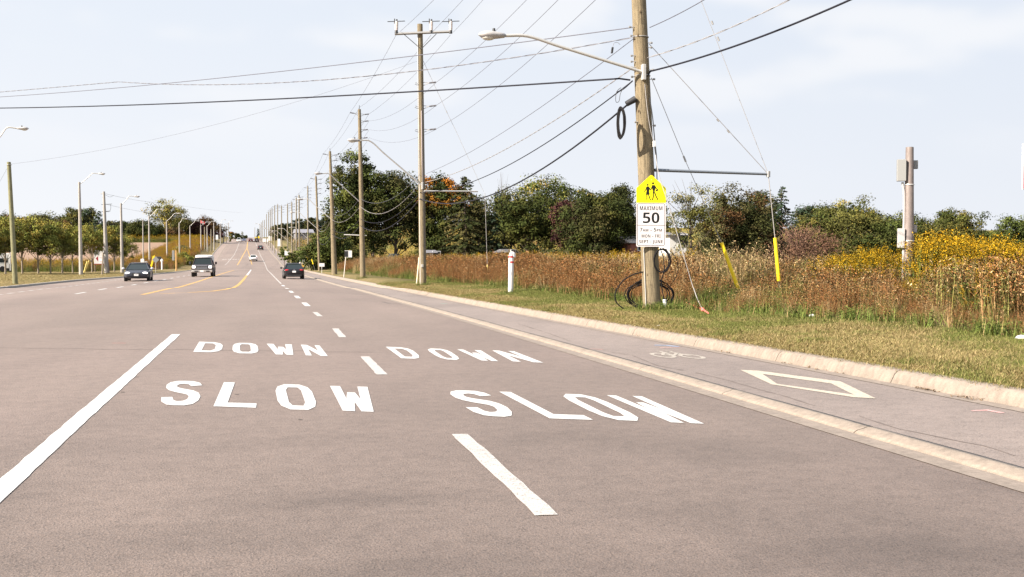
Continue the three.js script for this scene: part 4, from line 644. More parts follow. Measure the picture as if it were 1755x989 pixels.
for (const [x0, y0, x1, y1, lab] of [[259, 458, 264, 438, 'left of two bright yellow guy guards behind the dark oncoming sedan'], [260.5, 458, 266, 437, 'right of two bright yellow guy guards behind the dark oncoming sedan']]) { const Z = 152, a = at(x1, y1, Z), b = at(x0, y0, Z); guard(lab, a, b, 0.065); }
{ // property sign
  const b = spot(170, 128), Z = 128, o = thing('property_sign', 'large white property sign with dark red arrow and lettering in the hedge', 'sign', b), c = rel(o, at(171.5, 437, Z)), w = 17.5 * Z / FOCAL, h = 31 * Z / FOCAL;
  const t = canvasTex(256, 450, (x, W, Hh) => { x.fillStyle = '#d9d6d4'; x.fillRect(0, 0, W, Hh); x.fillStyle = '#8f2030'; x.fillRect(0, 0, W, 10); x.fillRect(0, Hh - 18, W, 18); x.beginPath(); x.moveTo(40, 300); x.lineTo(100, 240); x.lineTo(100, 380); x.closePath(); x.fill(); x.fillRect(60, 40, 170, 22); x.fillRect(95, 74, 130, 16); x.fillStyle = '#8a8a8a'; x.fillRect(20, 130, 110, 80); x.fillStyle = '#5a5560'; x.fillRect(30, 150, 60, 30); x.fillStyle = '#eeeeee'; x.fillRect(112, 260, 120, 150); x.fillStyle = '#a05070'; x.fillRect(124, 280, 80, 14); x.fillRect(130, 380, 90, 12); });
  part('post', [rod(V(c.x - w / 2 + 0.1, -0.1, -0.08), V(c.x - w / 2 + 0.1, c.y + h / 2, -0.08), 0.06, 0.06, 6)], mWoodFar, o); part('post', [rod(V(c.x + w / 2 - 0.1, -0.1, -0.08), V(c.x + w / 2 - 0.1, c.y + h / 2, -0.08), 0.06, 0.06, 6)], mWoodFar, o);
  part('sign_board', [box(w, h, 0.04, c.x, c.y, -0.02)], mWhite, o); part('sign_face', [new THREE.PlaneGeometry(w, h).translate(c.x, c.y, 0.004)], M(1, 1, 1, 0.6, { map: t }), o);
}
{ const b = hit(176, 470), Z = depthOf(b); sticks('wooden_post', 'slim tan wooden stake standing before the white property sign', 'post', b, at(178, 432, Z), 0.08, mBarkPale); }
{ const b = hit(268, 466.5), Z = depthOf(b), o = sticks('road_sign', 'grey back of a diamond warning sign right of the dark oncoming sedan', 'sign', b, at(268, 439, Z), 0.05, mLampPole), y = rel(o, at(268, 444.5, Z)).y; part('sign_board', [box(0.62, 0.62, 0.02).rotateZ(Math.PI / 4).translate(0, y, 0.06)], mBoxGrey, o); }
{ const b = spot(303, 152), o = sticks('wooden_post', 'square tan wooden post with a grey panel at the field driveway', 'post', b, at(303, 428.5, 152), 0.11, M(0.5, 0.3, 0.12, 0.85)); part('grey_panel', [box(0.35, 1.5, 0.04, -0.42, rel(o, at(300, 437, 152)).y, 0)], mBoxGrey, o); }
{ const b = spot(273.5, 170), o = thing('mailbox', 'black mailbox on a stand in the goldenrod left of the pickup', 'mailbox', b), y = rel(o, at(273.5, 442.5, 170)).y; part('box_body', [new RoundedBoxGeometry(0.8, 0.65, 0.5, 3, 0.12).translate(0, y, 0)], mDark, o); part('post', [rod(V(0, -0.1, 0), V(0, y - 0.3, 0), 0.06, 0.06, 6)], mDark, o); }
{ const b = spot(278.5, 168), o = thing('marker_post', 'short white rounded marker beside the black mailbox', 'post', b), y = rel(o, at(278.5, 446, 168)).y; part('post', [rod(V(0, -0.1, 0), V(0, y, 0), 0.12, 0.12, 8)], mWhite, o); part('cap', [new THREE.SphereGeometry(0.2, 10, 8).scale(1, 1.5, 0.8).translate(0, y, 0)], mWhite, o); }
{ const b = spot(246, 158), o = thing('utility_cabinet', 'white low utility cabinet with a sloped side in the goldenrod before the field', 'cabinet', b), y = rel(o, at(246, 446, 158)).y; part('cabinet', [box(0.5, 0.55, 0.4, -0.05, y, 0, 0.06)], mWhite, o); part('side_wing', [box(0.5, 0.16, 0.35, 0.42, y - 0.18, 0, 0.04)], mBoxLight, o); part('stand', [rod(V(0, -0.1, 0), V(0, y, 0), 0.06, 0.06, 6)], mSteel, o); }
{ // flag
  const b = spot(345, 330), Z = depthOf(b), o = thing('flag', 'small red and white flag on a pole above the hill\'s purple tree', 'flag', b), y = rel(o, at(345, 376.5, Z)).y; part('flagpole', [rod(V(0, 0, 0), V(0, y, 0), 0.06, 0.04, 6)], mAlu, o);
  const cloth = (u0, u1) => grid(range(u0, u1, 0.25), [0, 0.5, 1], (u, v) => V(u * 1.35, y - 0.1 - v * 0.85 - u * 0.45, Math.sin(u * 5) * 0.1)); part('red_band', [cloth(0, 0.27)], M(0.6, 0.03, 0.03, 0.8, DS), o); part('white_band', [cloth(0.27, 0.75)], M(0.75, 0.73, 0.73, 0.8, DS), o); part('red_band', [cloth(0.75, 1)], M(0.6, 0.03, 0.03, 0.8, DS), o);
  part('leaf_emblem', [new THREE.CircleGeometry(0.2, 5).translate(0.68, y - 0.75, 0.14)], M(0.6, 0.03, 0.03, 0.8, DS), o);
}
{ // white trailer at the left edge
  const b = spot(-2, 121), o = thing('trailer', 'white boxy trailer at the left edge behind the young trees', 'trailer', b), s = 121 / FOCAL; o.rotation.y = 0.2;
  part('body', [box(38 * s, 1.75, 2.2, 0, 1.28, 0, 0.08)], mWhite, o); part('window', [box(0.7, 0.5, 0.03, 10.5 * s, 1.35, 1.105)], mGlassDark, o); part('window', [box(0.5, 0.5, 0.03, 2 * s, 1.35, 1.105)], mGlassDark, o); part('skirt', [box(37 * s, 0.3, 2.1, 0, 0.28, 0)], mDark, o); part('corner_post', [box(0.12, 2.3, 0.12, 18.9 * s, 1.3, 1.1)], mWhite, o);
  for (const x of [-0.5, 0.5]) part('wheel', [new THREE.CylinderGeometry(0.34, 0.34, 0.2, 16).rotateX(Math.PI / 2).translate(x, 0.34, 1.05)], mTyre, o);
  part('waste_bin', [box(0.6, 0.95, 0.5, 21.5 * s, 0.5, 0.9, 0.05)], mDark, o);
}

// ───────────────────────────── vehicles (front towards +z)
function ringLoft(secs, n = 28) {                                   // secs: [z, halfWidth, yBottom, yTop, squareness]
  const pos = [], idx = [], uv = [];
  for (const [z, w, y0, y1, e = 0.45] of secs) for (let i = 0; i < n; i++) { const a = i / n * 2 * Math.PI, c = Math.cos(a), s = Math.sin(a); pos.push(Math.sign(c) * Math.pow(Math.abs(c), e) * w, (y0 + y1) / 2 + Math.sign(s) * Math.pow(Math.abs(s), e) * (y1 - y0) / 2, z); uv.push(i / n, z); }
  for (let j = 0; j + 1 < secs.length; j++) for (let i = 0; i < n; i++) { const a = j * n + i, b = j * n + (i + 1) % n, c = a + n, d = b + n; idx.push(a, b, d, a, d, c); }
  for (const [j, flip] of [[0, 1], [secs.length - 1, 0]]) { const c = pos.length / 3, [z, , y0, y1] = secs[j]; pos.push(0, (y0 + y1) / 2, z); uv.push(0, z); for (let i = 0; i < n; i++) { const a = j * n + i, b = j * n + (i + 1) % n; flip ? idx.push(c, b, a) : idx.push(c, a, b); } }
  const g = new THREE.BufferGeometry(); g.setAttribute('position', new THREE.Float32BufferAttribute(pos, 3)); g.setAttribute('uv', new THREE.Float32BufferAttribute(uv, 2)); g.setIndex(idx); g.computeVertexNormals(); return g;
}
const quad = (a, b, c, d) => { const g = new THREE.BufferGeometry().setFromPoints([a, b, c, a, c, d]); g.setAttribute('uv', new THREE.Float32BufferAttribute(new Float32Array(12), 2)); g.computeVertexNormals(); return g; };
function car(label, p, heading, o) {                                 // o: sizes and colours
  const t = thing(o.name || 'sedan_car', label, o.cat || 'car', p, o.group), paint = new THREE.MeshPhysicalMaterial({ color: new THREE.Color().setRGB(...o.paint), roughness: 0.45, metalness: 0, specularIntensity: 0.35, clearcoat: 0.4, clearcoatRoughness: 0.08 });
  t.rotation.y = heading; const L = o.L, W = o.W, h = L / 2, w = W / 2, b = o.belt, c = o.clear || 0.2;
  const body = part('body', [ringLoft([[-h, w * 0.78, c + 0.22, b - 0.12, 0.3], [-h + 0.12, w * 0.93, c + 0.1, b, 0.3], [-h + 0.6, w, c, b + 0.03, 0.32], [-0.2, w, c - 0.02, b, 0.32], [h - 1.3, w, c, b - 0.02, 0.34], [h - 0.45, w * 0.96, c + 0.02, b - 0.13, 0.36], [h - 0.1, w * 0.86, c + 0.08, b - 0.24, 0.36], [h, w * 0.7, c + 0.18, b - 0.32, 0.4]])], paint, t);
  const [r0, r1, f1, f0] = o.cab, top = o.top, wb = w * 0.9, wt = w * o.tumble;           // rear base, rear roof, front roof, front base
  const ca = (x, z, y) => V(x, y, z), bb = b - 0.03;
  part('windscreen', [quad(ca(-wb, f0, bb), ca(wb, f0, bb), ca(wt, f1, top - 0.05), ca(-wt, f1, top - 0.05))], mGlassDark, t);
  part('rear_window', [quad(ca(wb, r0, bb), ca(-wb, r0, bb), ca(-wt, r1, top - 0.05), ca(wt, r1, top - 0.05))], mGlassDark, t);
  for (const s of [-1, 1]) part('side_window', [s > 0 ? quad(ca(wb, f0, bb), ca(wb, r0, bb), ca(wt, r1, top - 0.05), ca(wt, f1, top - 0.05)) : quad(ca(-wb, r0, bb), ca(-wb, f0, bb), ca(-wt, f1, top - 0.05), ca(-wt, r1, top - 0.05))], mGlassDark, t);
  part('roof', [ringLoft([[r1 - 0.06, wt * 0.94, top - 0.07, top - 0.01, 0.5], [r1 + 0.25, wt * 1.02, top - 0.07, top + 0.03, 0.5], [f1 - 0.3, wt * 1.02, top - 0.07, top + 0.03, 0.5], [f1 + 0.06, wt * 0.95, top - 0.07, top - 0.015, 0.5]], 20), ...[-1, 1].flatMap((s) => [rod(ca(s * wb, f0, bb), ca(s * wt, f1, top - 0.04), 0.045, 0.04, 6), rod(ca(s * wb, r0, bb), ca(s * wt, r1, top - 0.04), 0.07, 0.05, 6), rod(ca(s * (wb + 0.01), (f0 + r0) / 2 - 0.1, bb), ca(s * (wt + 0.01), (f1 + r1) / 2, top - 0.04), 0.035, 0.035, 6)])], paint, t);
  for (const s of [-1, 1]) for (const z of [o.ax[0], o.ax[1]]) { const g = sub('wheel', t), x = s * (w - 0.1); part('tyre', [new THREE.CylinderGeometry(o.wheel, o.wheel, 0.23, 24).rotateZ(Math.PI / 2).translate(x, o.wheel, z)], mTyre, g); part('rim', [new THREE.CylinderGeometry(o.wheel * 0.62, o.wheel * 0.62, 0.02, 16).rotateZ(Math.PI / 2).translate(x + s * 0.115, o.wheel, z)], mRim, g); part('wheel_arch', [new THREE.TorusGeometry(o.wheel * 1.1, 0.05, 6, 16, Math.PI).rotateY(Math.PI / 2).translate(s * (w - 0.02), o.wheel, z)], mDark, t); }
  for (const s of [-1, 1]) {
    part('mirror', [new THREE.SphereGeometry(0.11, 10, 8).scale(1.1, 0.75, 0.6).translate(s * (w + 0.13), b + 0.06, f0 - 0.35)], o.mirror || paint, t);
    part('headlight', [new THREE.SphereGeometry(1, 12, 8).scale(0.2, 0.085, 0.12).translate(s * w * 0.68, b - 0.29 + (o.hl || 0), h - 0.12)], o.lit ? mHeadOn : mLens, t);
    part('tail_light', [new THREE.SphereGeometry(1, 12, 8).scale(0.21, 0.085, 0.1).translate(s * w * 0.68, b - 0.13, -h + 0.09)], mTail, t);
  }
  part('grille', [box(W * 0.36, 0.15, 0.06, 0, b - 0.36, h - 0.02, 0.02)], o.grille || mDark, t); part('lower_grille', [box(W * 0.5, 0.14, 0.06, 0, c + 0.17, h - 0.05, 0.02)], mDark, t);
  part('emblem', [new THREE.TorusGeometry(0.06, 0.014, 6, 16).translate(0, b - 0.34, h + 0.02)], mChrome, t); part('emblem', [new THREE.TorusGeometry(0.05, 0.014, 6, 16).translate(0, b - 0.1, -h - 0.005)], mChrome, t);
  part('licence_plate', [box(0.32, 0.15, 0.02, 0, c + 0.3, h + 0.015)], mWhite, t); part('licence_plate', [box(0.32, 0.16, 0.02, 0, b - 0.26, -h - 0.012)], mWhite, t);
  part('rear_bumper', [box(W * 0.74, 0.2, 0.1, 0, c + 0.16, -h + 0.06, 0.04)], mDark, t);
  return t;
}
const SEDAN = { L: 4.7, W: 1.82, belt: 0.93, top: 1.42, tumble: 0.64, cab: [-1.95, -1.1, 0.15, 1.25], ax: [-1.38, 1.42], wheel: 0.33 };
const carAt = (px, py) => { const p = hit(px, py, roadH); return p; };
const AHEAD = Math.PI, ONCOMING = 0;
{
  car('dark grey oncoming sedan with bright headlights in the outer left lane', carAt(239, 480.5), ONCOMING + 0.03, { ...SEDAN, W: 1.86, paint: [0.035, 0.037, 0.05], lit: true, mirror: M(0.5, 0.5, 0.53, 0.3) });
  car('black sedan driving away nearest in the right lane, red tail lights', carAt(503, 476.8), AHEAD + 0.01, { ...SEDAN, paint: [0.014, 0.014, 0.017] });
  const w = onRoad(435, 252); car('white car driving away up the hill in the inner lane', w, AHEAD + 0.02, { ...SEDAN, L: 4.4, top: 1.48, paint: [0.74, 0.74, 0.74] });
  const k = onRoad(447, 335); car('small black sedan driving away up the hill right of the white car', k, AHEAD + 0.03, { ...SEDAN, paint: [0.02, 0.02, 0.024] });
  const r1 = onRoad(430.7, 428); car('dark red car at the hill top, left of the parked-looking pair', r1, AHEAD, { ...SEDAN, paint: [0.07, 0.015, 0.02] });
  const r2 = onRoad(441, 425); car('dark car at the hill top in the right lane beside a white one', r2, AHEAD, { ...SEDAN, top: 1.7, belt: 1.1, cab: [-2.1, -1.8, 0.2, 1.2], paint: [0.03, 0.03, 0.04], name: 'hatchback_car' });
  const r4 = onRoad(437.4, 432); car('white car at the hill top between the dark ones', r4, AHEAD, { ...SEDAN, W: 1.7, paint: [0.7, 0.7, 0.72] });
  const r3 = onRoad(410.7, 420); car('white oncoming van at the hill top in the left lanes', r3, ONCOMING, { ...SEDAN, L: 4.9, top: 1.85, belt: 1.1, cab: [-2.2, -2.0, 0.7, 1.6], paint: [0.74, 0.74, 0.75], name: 'minivan', cat: 'van' });
  const r5 = onRoad(419.3, 440); car('bluish oncoming car at the hill top near the centre line', r5, ONCOMING, { ...SEDAN, paint: [0.1, 0.11, 0.2] });
}
function pickup(label, p, heading, o) {
  const t = thing('pickup_truck', label, 'pickup truck', p), paint = new THREE.MeshPhysicalMaterial({ color: new THREE.Color().setRGB(...o.paint), roughness: 0.45, metalness: 0, specularIntensity: 0.35, clearcoat: 0.4, clearcoatRoughness: 0.08 }); t.rotation.y = heading;
  const h = 2.9, w = 1.0, b = 1.18;
  part('body', [ringLoft([[-1.35, w, 0.42, b - 0.02, 0.25], [0.6, w, 0.42, b, 0.25], [1.4, w, 0.42, b + 0.02, 0.25], [h - 0.25, w * 0.98, 0.42, b, 0.25], [h - 0.02, w * 0.93, 0.5, b - 0.08, 0.25], [h, w * 0.88, 0.55, b - 0.14, 0.25]])], paint, t);
  part('cargo_bed', [box(0.1, 0.62, 1.9, -w + 0.05, 0.86, -1.95, 0.02), box(0.1, 0.62, 1.9, w - 0.05, 0.86, -1.95, 0.02), box(1.9, 0.1, 1.9, 0, 0.6, -1.95), box(1.9, 0.6, 0.08, 0, 0.86, -2.86, 0.02)], paint, t);
  const wb = 0.9, wt = 0.72, top = 1.86, rz = o.single ? -0.6 : -1.25, C = (x, y, z) => V(x, y, z);
  part('windscreen', [quad(C(-wb, b, 1.35), C(wb, b, 1.35), C(wt, top - 0.05, 0.7), C(-wt, top - 0.05, 0.7))], mGlassDark, t);
  part('rear_window', [quad(C(wb, b, rz), C(-wb, b, rz), C(-wt, top - 0.05, rz + 0.12), C(wt, top - 0.05, rz + 0.12))], mGlassDark, t);
  for (const s of [-1, 1]) part('side_window', [quad(C(s * wb, b, 1.35), C(s * wb, b, rz), C(s * wt, top - 0.05, rz + 0.12), C(s * wt, top - 0.05, 0.7))], mGlassDark, t);
  part('roof', [ringLoft([[rz + 0.05, wt * 0.97, top - 0.08, top, 0.4], [0.1, wt * 1.03, top - 0.08, top + 0.04, 0.4], [0.76, wt * 0.97, top - 0.08, top - 0.01, 0.4]], 20), ...[-1, 1].flatMap((s) => [rod(C(s * wb, b, 1.35), C(s * wt, top - 0.04, 0.7), 0.05, 0.045, 6), rod(C(s * wb, b, rz), C(s * wt, top - 0.04, rz + 0.12), 0.07, 0.06, 6), rod(C(s * wb, b, 0.1), C(s * wt, top - 0.04, 0.02), 0.05, 0.05, 6)])], paint, t);
  if (o.topper) part('bed_topper', [ringLoft([[-2.85, 0.86, 1.15, 1.96, 0.3], [-2.7, 0.88, 1.15, 2.06, 0.3], [-1.3, 0.86, 1.15, 2.12, 0.3], [-0.95, 0.78, 1.8, 2.06, 0.3]])], mWhite, t);
  for (const s of [-1, 1]) for (const z of [-1.9, 1.85]) { const g = sub('wheel', t), x = s * (w - 0.12); part('tyre', [new THREE.CylinderGeometry(0.4, 0.4, 0.27, 24).rotateZ(Math.PI / 2).translate(x, 0.4, z)], mTyre, g); part('rim', [new THREE.CylinderGeometry(0.25, 0.25, 0.02, 16).rotateZ(Math.PI / 2).translate(x + s * 0.135, 0.4, z)], mRim, g); part('wheel_arch', [new THREE.TorusGeometry(0.46, 0.06, 6, 16, Math.PI).rotateY(Math.PI / 2).translate(s * (w - 0.02), 0.4, z)], mDark, t); }
  for (const s of [-1, 1]) { part('mirror', [box(0.2, 0.26, 0.12, s * (w + 0.2), b + 0.14, 1.0, 0.04)], s > 0 ? paint : mDark, t); part('headlight', [box(0.34, 0.26, 0.14, s * 0.74, b - 0.24, h - 0.06, 0.05)], o.lit ? mHeadOn : mLens, t); part('tail_light', [box(0.14, 0.36, 0.06, s * 0.9, 0.92, -2.9, 0.02)], mTail, t); }
  part('grille', [box(1.08, 0.36, 0.08, 0, b - 0.26, h, 0.03)], mDark, t); for (const y of [-0.12, -0.26, -0.4]) part('grille_bar', [box(1.0, 0.05, 0.04, 0, b + y, h + 0.05, 0.01)], mChrome, t);
  part('front_bumper', [box(1.9, 0.24, 0.16, 0, 0.55, h + 0.02, 0.05)], M(0.5, 0.46, 0.42, 0.35, { metalness: 0.5 }), t); part('bumper_intake', [box(0.34, 0.11, 0.03, -0.52, 0.55, h + 0.11), box(0.34, 0.11, 0.03, 0.52, 0.55, h + 0.11)], mDark, t);
  part('licence_plate', [box(0.32, 0.16, 0.02, 0, 0.55, h + 0.115)], mWhite, t); part('rear_bumper', [box(1.85, 0.2, 0.15, 0, 0.55, -h, 0.04)], mChrome, t);
  return t;
}
pickup('dark oncoming pickup with a white bed topper and chrome grille', carAt(350, 473), 0.0, { paint: [0.035, 0.024, 0.028], lit: true, topper: true });
{ const p = spot(675, 168); p.y += 0.35; pickup('dark grey pickup parked in the weeds under the big trees', p, 1.1, { paint: [0.05, 0.06, 0.075], single: true }); }

// ───────────────────────────── a person at the kerb, one continuous figure
{
  const Z = 165, b = spot(515.2, Z), o = thing('person', 'person in teal cap and pale top standing beside the bus stop sign', 'person', b), N = 40, S = 2.0;
  const mc = new MarchingCubes(N, M(1, 1, 1), false, false, 40000), cap = (p, a, c, r0, r1) => { const ab = c.clone().sub(a), k = clamp(p.clone().sub(a).dot(ab) / ab.lengthSq(), 0, 1); return p.distanceTo(a.clone().addScaledVector(ab, k)) - lerp(r0, r1, k); };
  const J = [[V(0, 1.0, 0), V(0, 1.38, 0.02), 0.14, 0.16], [V(0, 1.4, 0.02), V(0, 1.55, 0.03), 0.06, 0.06], [V(0, 1.62, 0.04), V(0, 1.68, 0.03), 0.1, 0.1], [V(0.09, 0.95, 0), V(0.1, 0.5, 0.05), 0.11, 0.075], [V(0.1, 0.5, 0.05), V(0.1, 0.08, 0), 0.072, 0.05], [V(0.1, 0.05, 0), V(0.1, 0.04, 0.14), 0.05, 0.045], [V(-0.09, 0.95, 0), V(-0.1, 0.5, 0.0), 0.11, 0.075], [V(-0.1, 0.5, 0), V(-0.1, 0.08, -0.08), 0.072, 0.05], [V(-0.1, 0.05, -0.08), V(-0.1, 0.04, 0.07), 0.05, 0.045], [V(0.2, 1.38, 0), V(0.26, 1.1, 0.03), 0.06, 0.048], [V(0.26, 1.1, 0.03), V(0.24, 0.86, 0.14), 0.045, 0.035], [V(-0.2, 1.38, 0), V(-0.26, 1.1, 0), 0.06, 0.048], [V(-0.26, 1.1, 0), V(-0.26, 0.85, 0.08), 0.045, 0.035]];
  for (let z = 0; z < N; z++) for (let y = 0; y < N; y++) for (let x = 0; x < N; x++) { const p = V((x / N - 0.5) * S, y / N * S - 0.05, (z / N - 0.5) * S); let m = 9, s = 0; for (const [a, c, r0, r1] of J) s += Math.exp(-28 * cap(p, a, c, r0, r1)); m = -Math.log(Math.max(s, 1e-30)) / 28; mc.field[x + y * N + z * N * N] = -m; }
  mc.isolation = 0; mc.update(); const n = mc.count, pos = mc.positionArray.slice(0, n * 3), nor = mc.normalArray.slice(0, n * 3), col = new Float32Array(n * 3);
  for (let i = 0; i < n; i++) { const x = pos[i * 3] * S / 2, y = (pos[i * 3 + 1] + 1) / 2 * S - 0.05, z = pos[i * 3 + 2] * S / 2; pos.set([x, y, z], i * 3); const c = y > 1.46 ? [0.4, 0.24, 0.17] : y > 0.98 || (Math.abs(x) > 0.19 && y > 1.12) ? [0.66, 0.6, 0.58] : Math.abs(x) > 0.2 ? [0.4, 0.24, 0.17] : y > 0.12 ? [0.05, 0.045, 0.05] : [0.2, 0.1, 0.06]; col.set(c, i * 3); }
  const g = new THREE.BufferGeometry(); g.setAttribute('position', new THREE.BufferAttribute(pos, 3)); g.setAttribute('normal', new THREE.BufferAttribute(nor, 3)); g.setAttribute('color', new THREE.BufferAttribute(col, 3));
  part('body', g, M(1, 1, 1, 0.8, { vertexColors: true }), o); part('cap', [new THREE.SphereGeometry(0.115, 12, 8, 0, 6.3, 0, 1.6).translate(0, 1.69, 0.035), new THREE.CylinderGeometry(0.11, 0.11, 0.012, 12).translate(0, 1.69, 0.1)], M(0.1, 0.42, 0.38, 0.8), o); part('shoulder_bag', [box(0.16, 0.32, 0.3, 0.3, 0.95, 0, 0.05)], M(0.16, 0.08, 0.05, 0.8), o);
  o.rotation.y = 0.4;
}

// ───────────────────────────── houses glimpsed between the trees
function house(label, px, py, depth, w, dpt, hgt, roofH, wall, roof, turn = 0) {
  const p = spot(px, depth); p.y = at(px, py, depth).y; const o = thing('house', label, 'house', p); o.rotation.y = turn;
  part('wall', [box(w, hgt + 6, dpt, 0, hgt / 2 - 3, 0)], wall, o);
  const s = new THREE.Shape([new THREE.Vector2(-dpt / 2 - 0.4, hgt), new THREE.Vector2(dpt / 2 + 0.4, hgt), new THREE.Vector2(0, hgt + roofH)]); part('roof', [new THREE.ExtrudeGeometry(s, { depth: w + 0.8, bevelEnabled: false }).rotateY(Math.PI / 2).translate(-w / 2 - 0.4, 0.02, 0)], roof, o);
  for (let i = 0; i < Math.max(1, Math.floor(w / 3)); i++) { const x = -w / 2 + 1.5 + i * 3, g = sub('window', o); part('frame', [box(1.2, 1.3, 0.08, x, hgt * 0.55, dpt / 2 + 0.03)], mWhite, g); part('pane', [box(1.0, 1.1, 0.06, x, hgt * 0.55, dpt / 2 + 0.06)], mGlassDark, g); }
  return o;
}
const mBrick = M(0.3, 0.12, 0.09, 0.9), mRoofGrey = M(0.16, 0.155, 0.17, 0.9), mSiding = M(0.5, 0.48, 0.46, 0.8);
house('house with a red roof showing above the dark trees on the left', 195, 396, 470, 3.6, 4, 1.4, 1.0, mSiding, M(0.36, 0.1, 0.09, 0.9), 0.3);
house('low pale house beside the large yellowing tree on the left', 268, 409, 415, 8, 7, 2.2, 1.4, mSiding, mRoofGrey, 0.2);
house('grey barn roof above the sloping field right of the poles', 521, 401, 420, 7, 7, 0.5, 1.6, mRoofGrey, M(0.2, 0.2, 0.23, 0.8), 0.1);
house('small pale shed roof under the dark spruce trees', 865, 437, 150, 1.6, 2, 0.4, 0.5, mBrick, M(0.13, 0.13, 0.14, 0.8), 0.7);
house('white shed half hidden behind the second utility pole', 735, 443, 140, 1.2, 1.2, 0.8, 0.4, mSiding, mRoofGrey, 0.2);
house('low brown house roof right of the big dark tree behind the near pole', 1083, 425, 130, 3.4, 5, 0.6, 0.9, mBrick, M(0.34, 0.3, 0.27, 0.9), 0.2);
house('white outbuilding just right of the speed sign behind the weeds', 1152, 421, 110, 1.9, 3, 1.1, 0.35, mWhite, mRoofGrey, 0.0);

// ───────────────────────────── trees
function leafQuads(list) {                                            // [x, y, z, size, r, g, b, tilt direction xyz]
  const n = list.length, pos = new Float32Array(n * 18), nor = new Float32Array(n * 18), col = new Float32Array(n * 18), uv = new Float32Array(n * 12);
  const a = V(0, 0, 0), b = V(0, 0, 0), nn = V(0, 0, 0), q = new THREE.Quaternion();
  list.forEach((L, i) => {
    nn.set(L[7], L[8], L[9]).normalize(); a.set(Math.abs(nn.y) > 0.9 ? 1 : 0, Math.abs(nn.y) > 0.9 ? 0 : 1, 0).cross(nn).normalize(); a.applyQuaternion(q.setFromAxisAngle(nn, L[10])); b.crossVectors(nn, a);
    const s = L[3] * 0.5, k = [[-1, -0.55], [0.2, -0.8], [1, 0.1], [-1, -0.55], [1, 0.1], [-0.2, 0.85]];
    k.forEach(([u, v], j) => { const o = i * 18 + j * 3; pos[o] = L[0] + (a.x * u + b.x * v) * s; pos[o + 1] = L[1] + (a.y * u + b.y * v) * s; pos[o + 2] = L[2] + (a.z * u + b.z * v) * s; nor[o] = nn.x; nor[o + 1] = nn.y; nor[o + 2] = nn.z; col[o] = L[4]; col[o + 1] = L[5]; col[o + 2] = L[6]; });
  });
  const g = new THREE.BufferGeometry(); g.setAttribute('position', new THREE.BufferAttribute(pos, 3)); g.setAttribute('normal', new THREE.BufferAttribute(nor, 3)); g.setAttribute('uv', new THREE.BufferAttribute(uv, 2)); g.setAttribute('color', new THREE.BufferAttribute(col, 3)); return g;
}
const DIM = 0.58, PAL = {
  dark: [[0.066, 0.082, 0.024], [0.088, 0.1, 0.028], [0.05, 0.062, 0.02], [0.115, 0.112, 0.032]],
  deep: [[0.065, 0.075, 0.028], [0.085, 0.085, 0.032], [0.05, 0.06, 0.022], [0.11, 0.095, 0.04]],
  spruce: [[0.055, 0.085, 0.055], [0.075, 0.105, 0.062], [0.045, 0.065, 0.045], [0.095, 0.095, 0.065]],
  mid: [[0.13, 0.16, 0.045], [0.10, 0.125, 0.035], [0.17, 0.18, 0.05], [0.08, 0.1, 0.03]],
  olive: [[0.2, 0.19, 0.06], [0.13, 0.125, 0.04], [0.21, 0.175, 0.05], [0.10, 0.105, 0.035]],
  yellowing: [[0.5, 0.4, 0.12], [0.36, 0.34, 0.11], [0.58, 0.42, 0.14], [0.27, 0.27, 0.09]],
  orange: [[0.44, 0.17, 0.03], [0.28, 0.16, 0.04], [0.36, 0.16, 0.03], [0.5, 0.18, 0.03]],
  russet: [[0.17, 0.09, 0.045], [0.13, 0.085, 0.04], [0.2, 0.105, 0.05], [0.1, 0.075, 0.035]],
  purple: [[0.085, 0.03, 0.04], [0.11, 0.04, 0.045], [0.06, 0.024, 0.03], [0.09, 0.045, 0.035]],
  grey: [[0.27, 0.25, 0.125], [0.22, 0.21, 0.105], [0.34, 0.29, 0.15], [0.18, 0.175, 0.085]],
  young: [[0.37, 0.35, 0.09], [0.28, 0.29, 0.075], [0.45, 0.34, 0.09], [0.22, 0.24, 0.065]],
  bare: [[0.26, 0.14, 0.1], [0.2, 0.105, 0.08], [0.31, 0.18, 0.13], [0.16, 0.09, 0.07]],
};
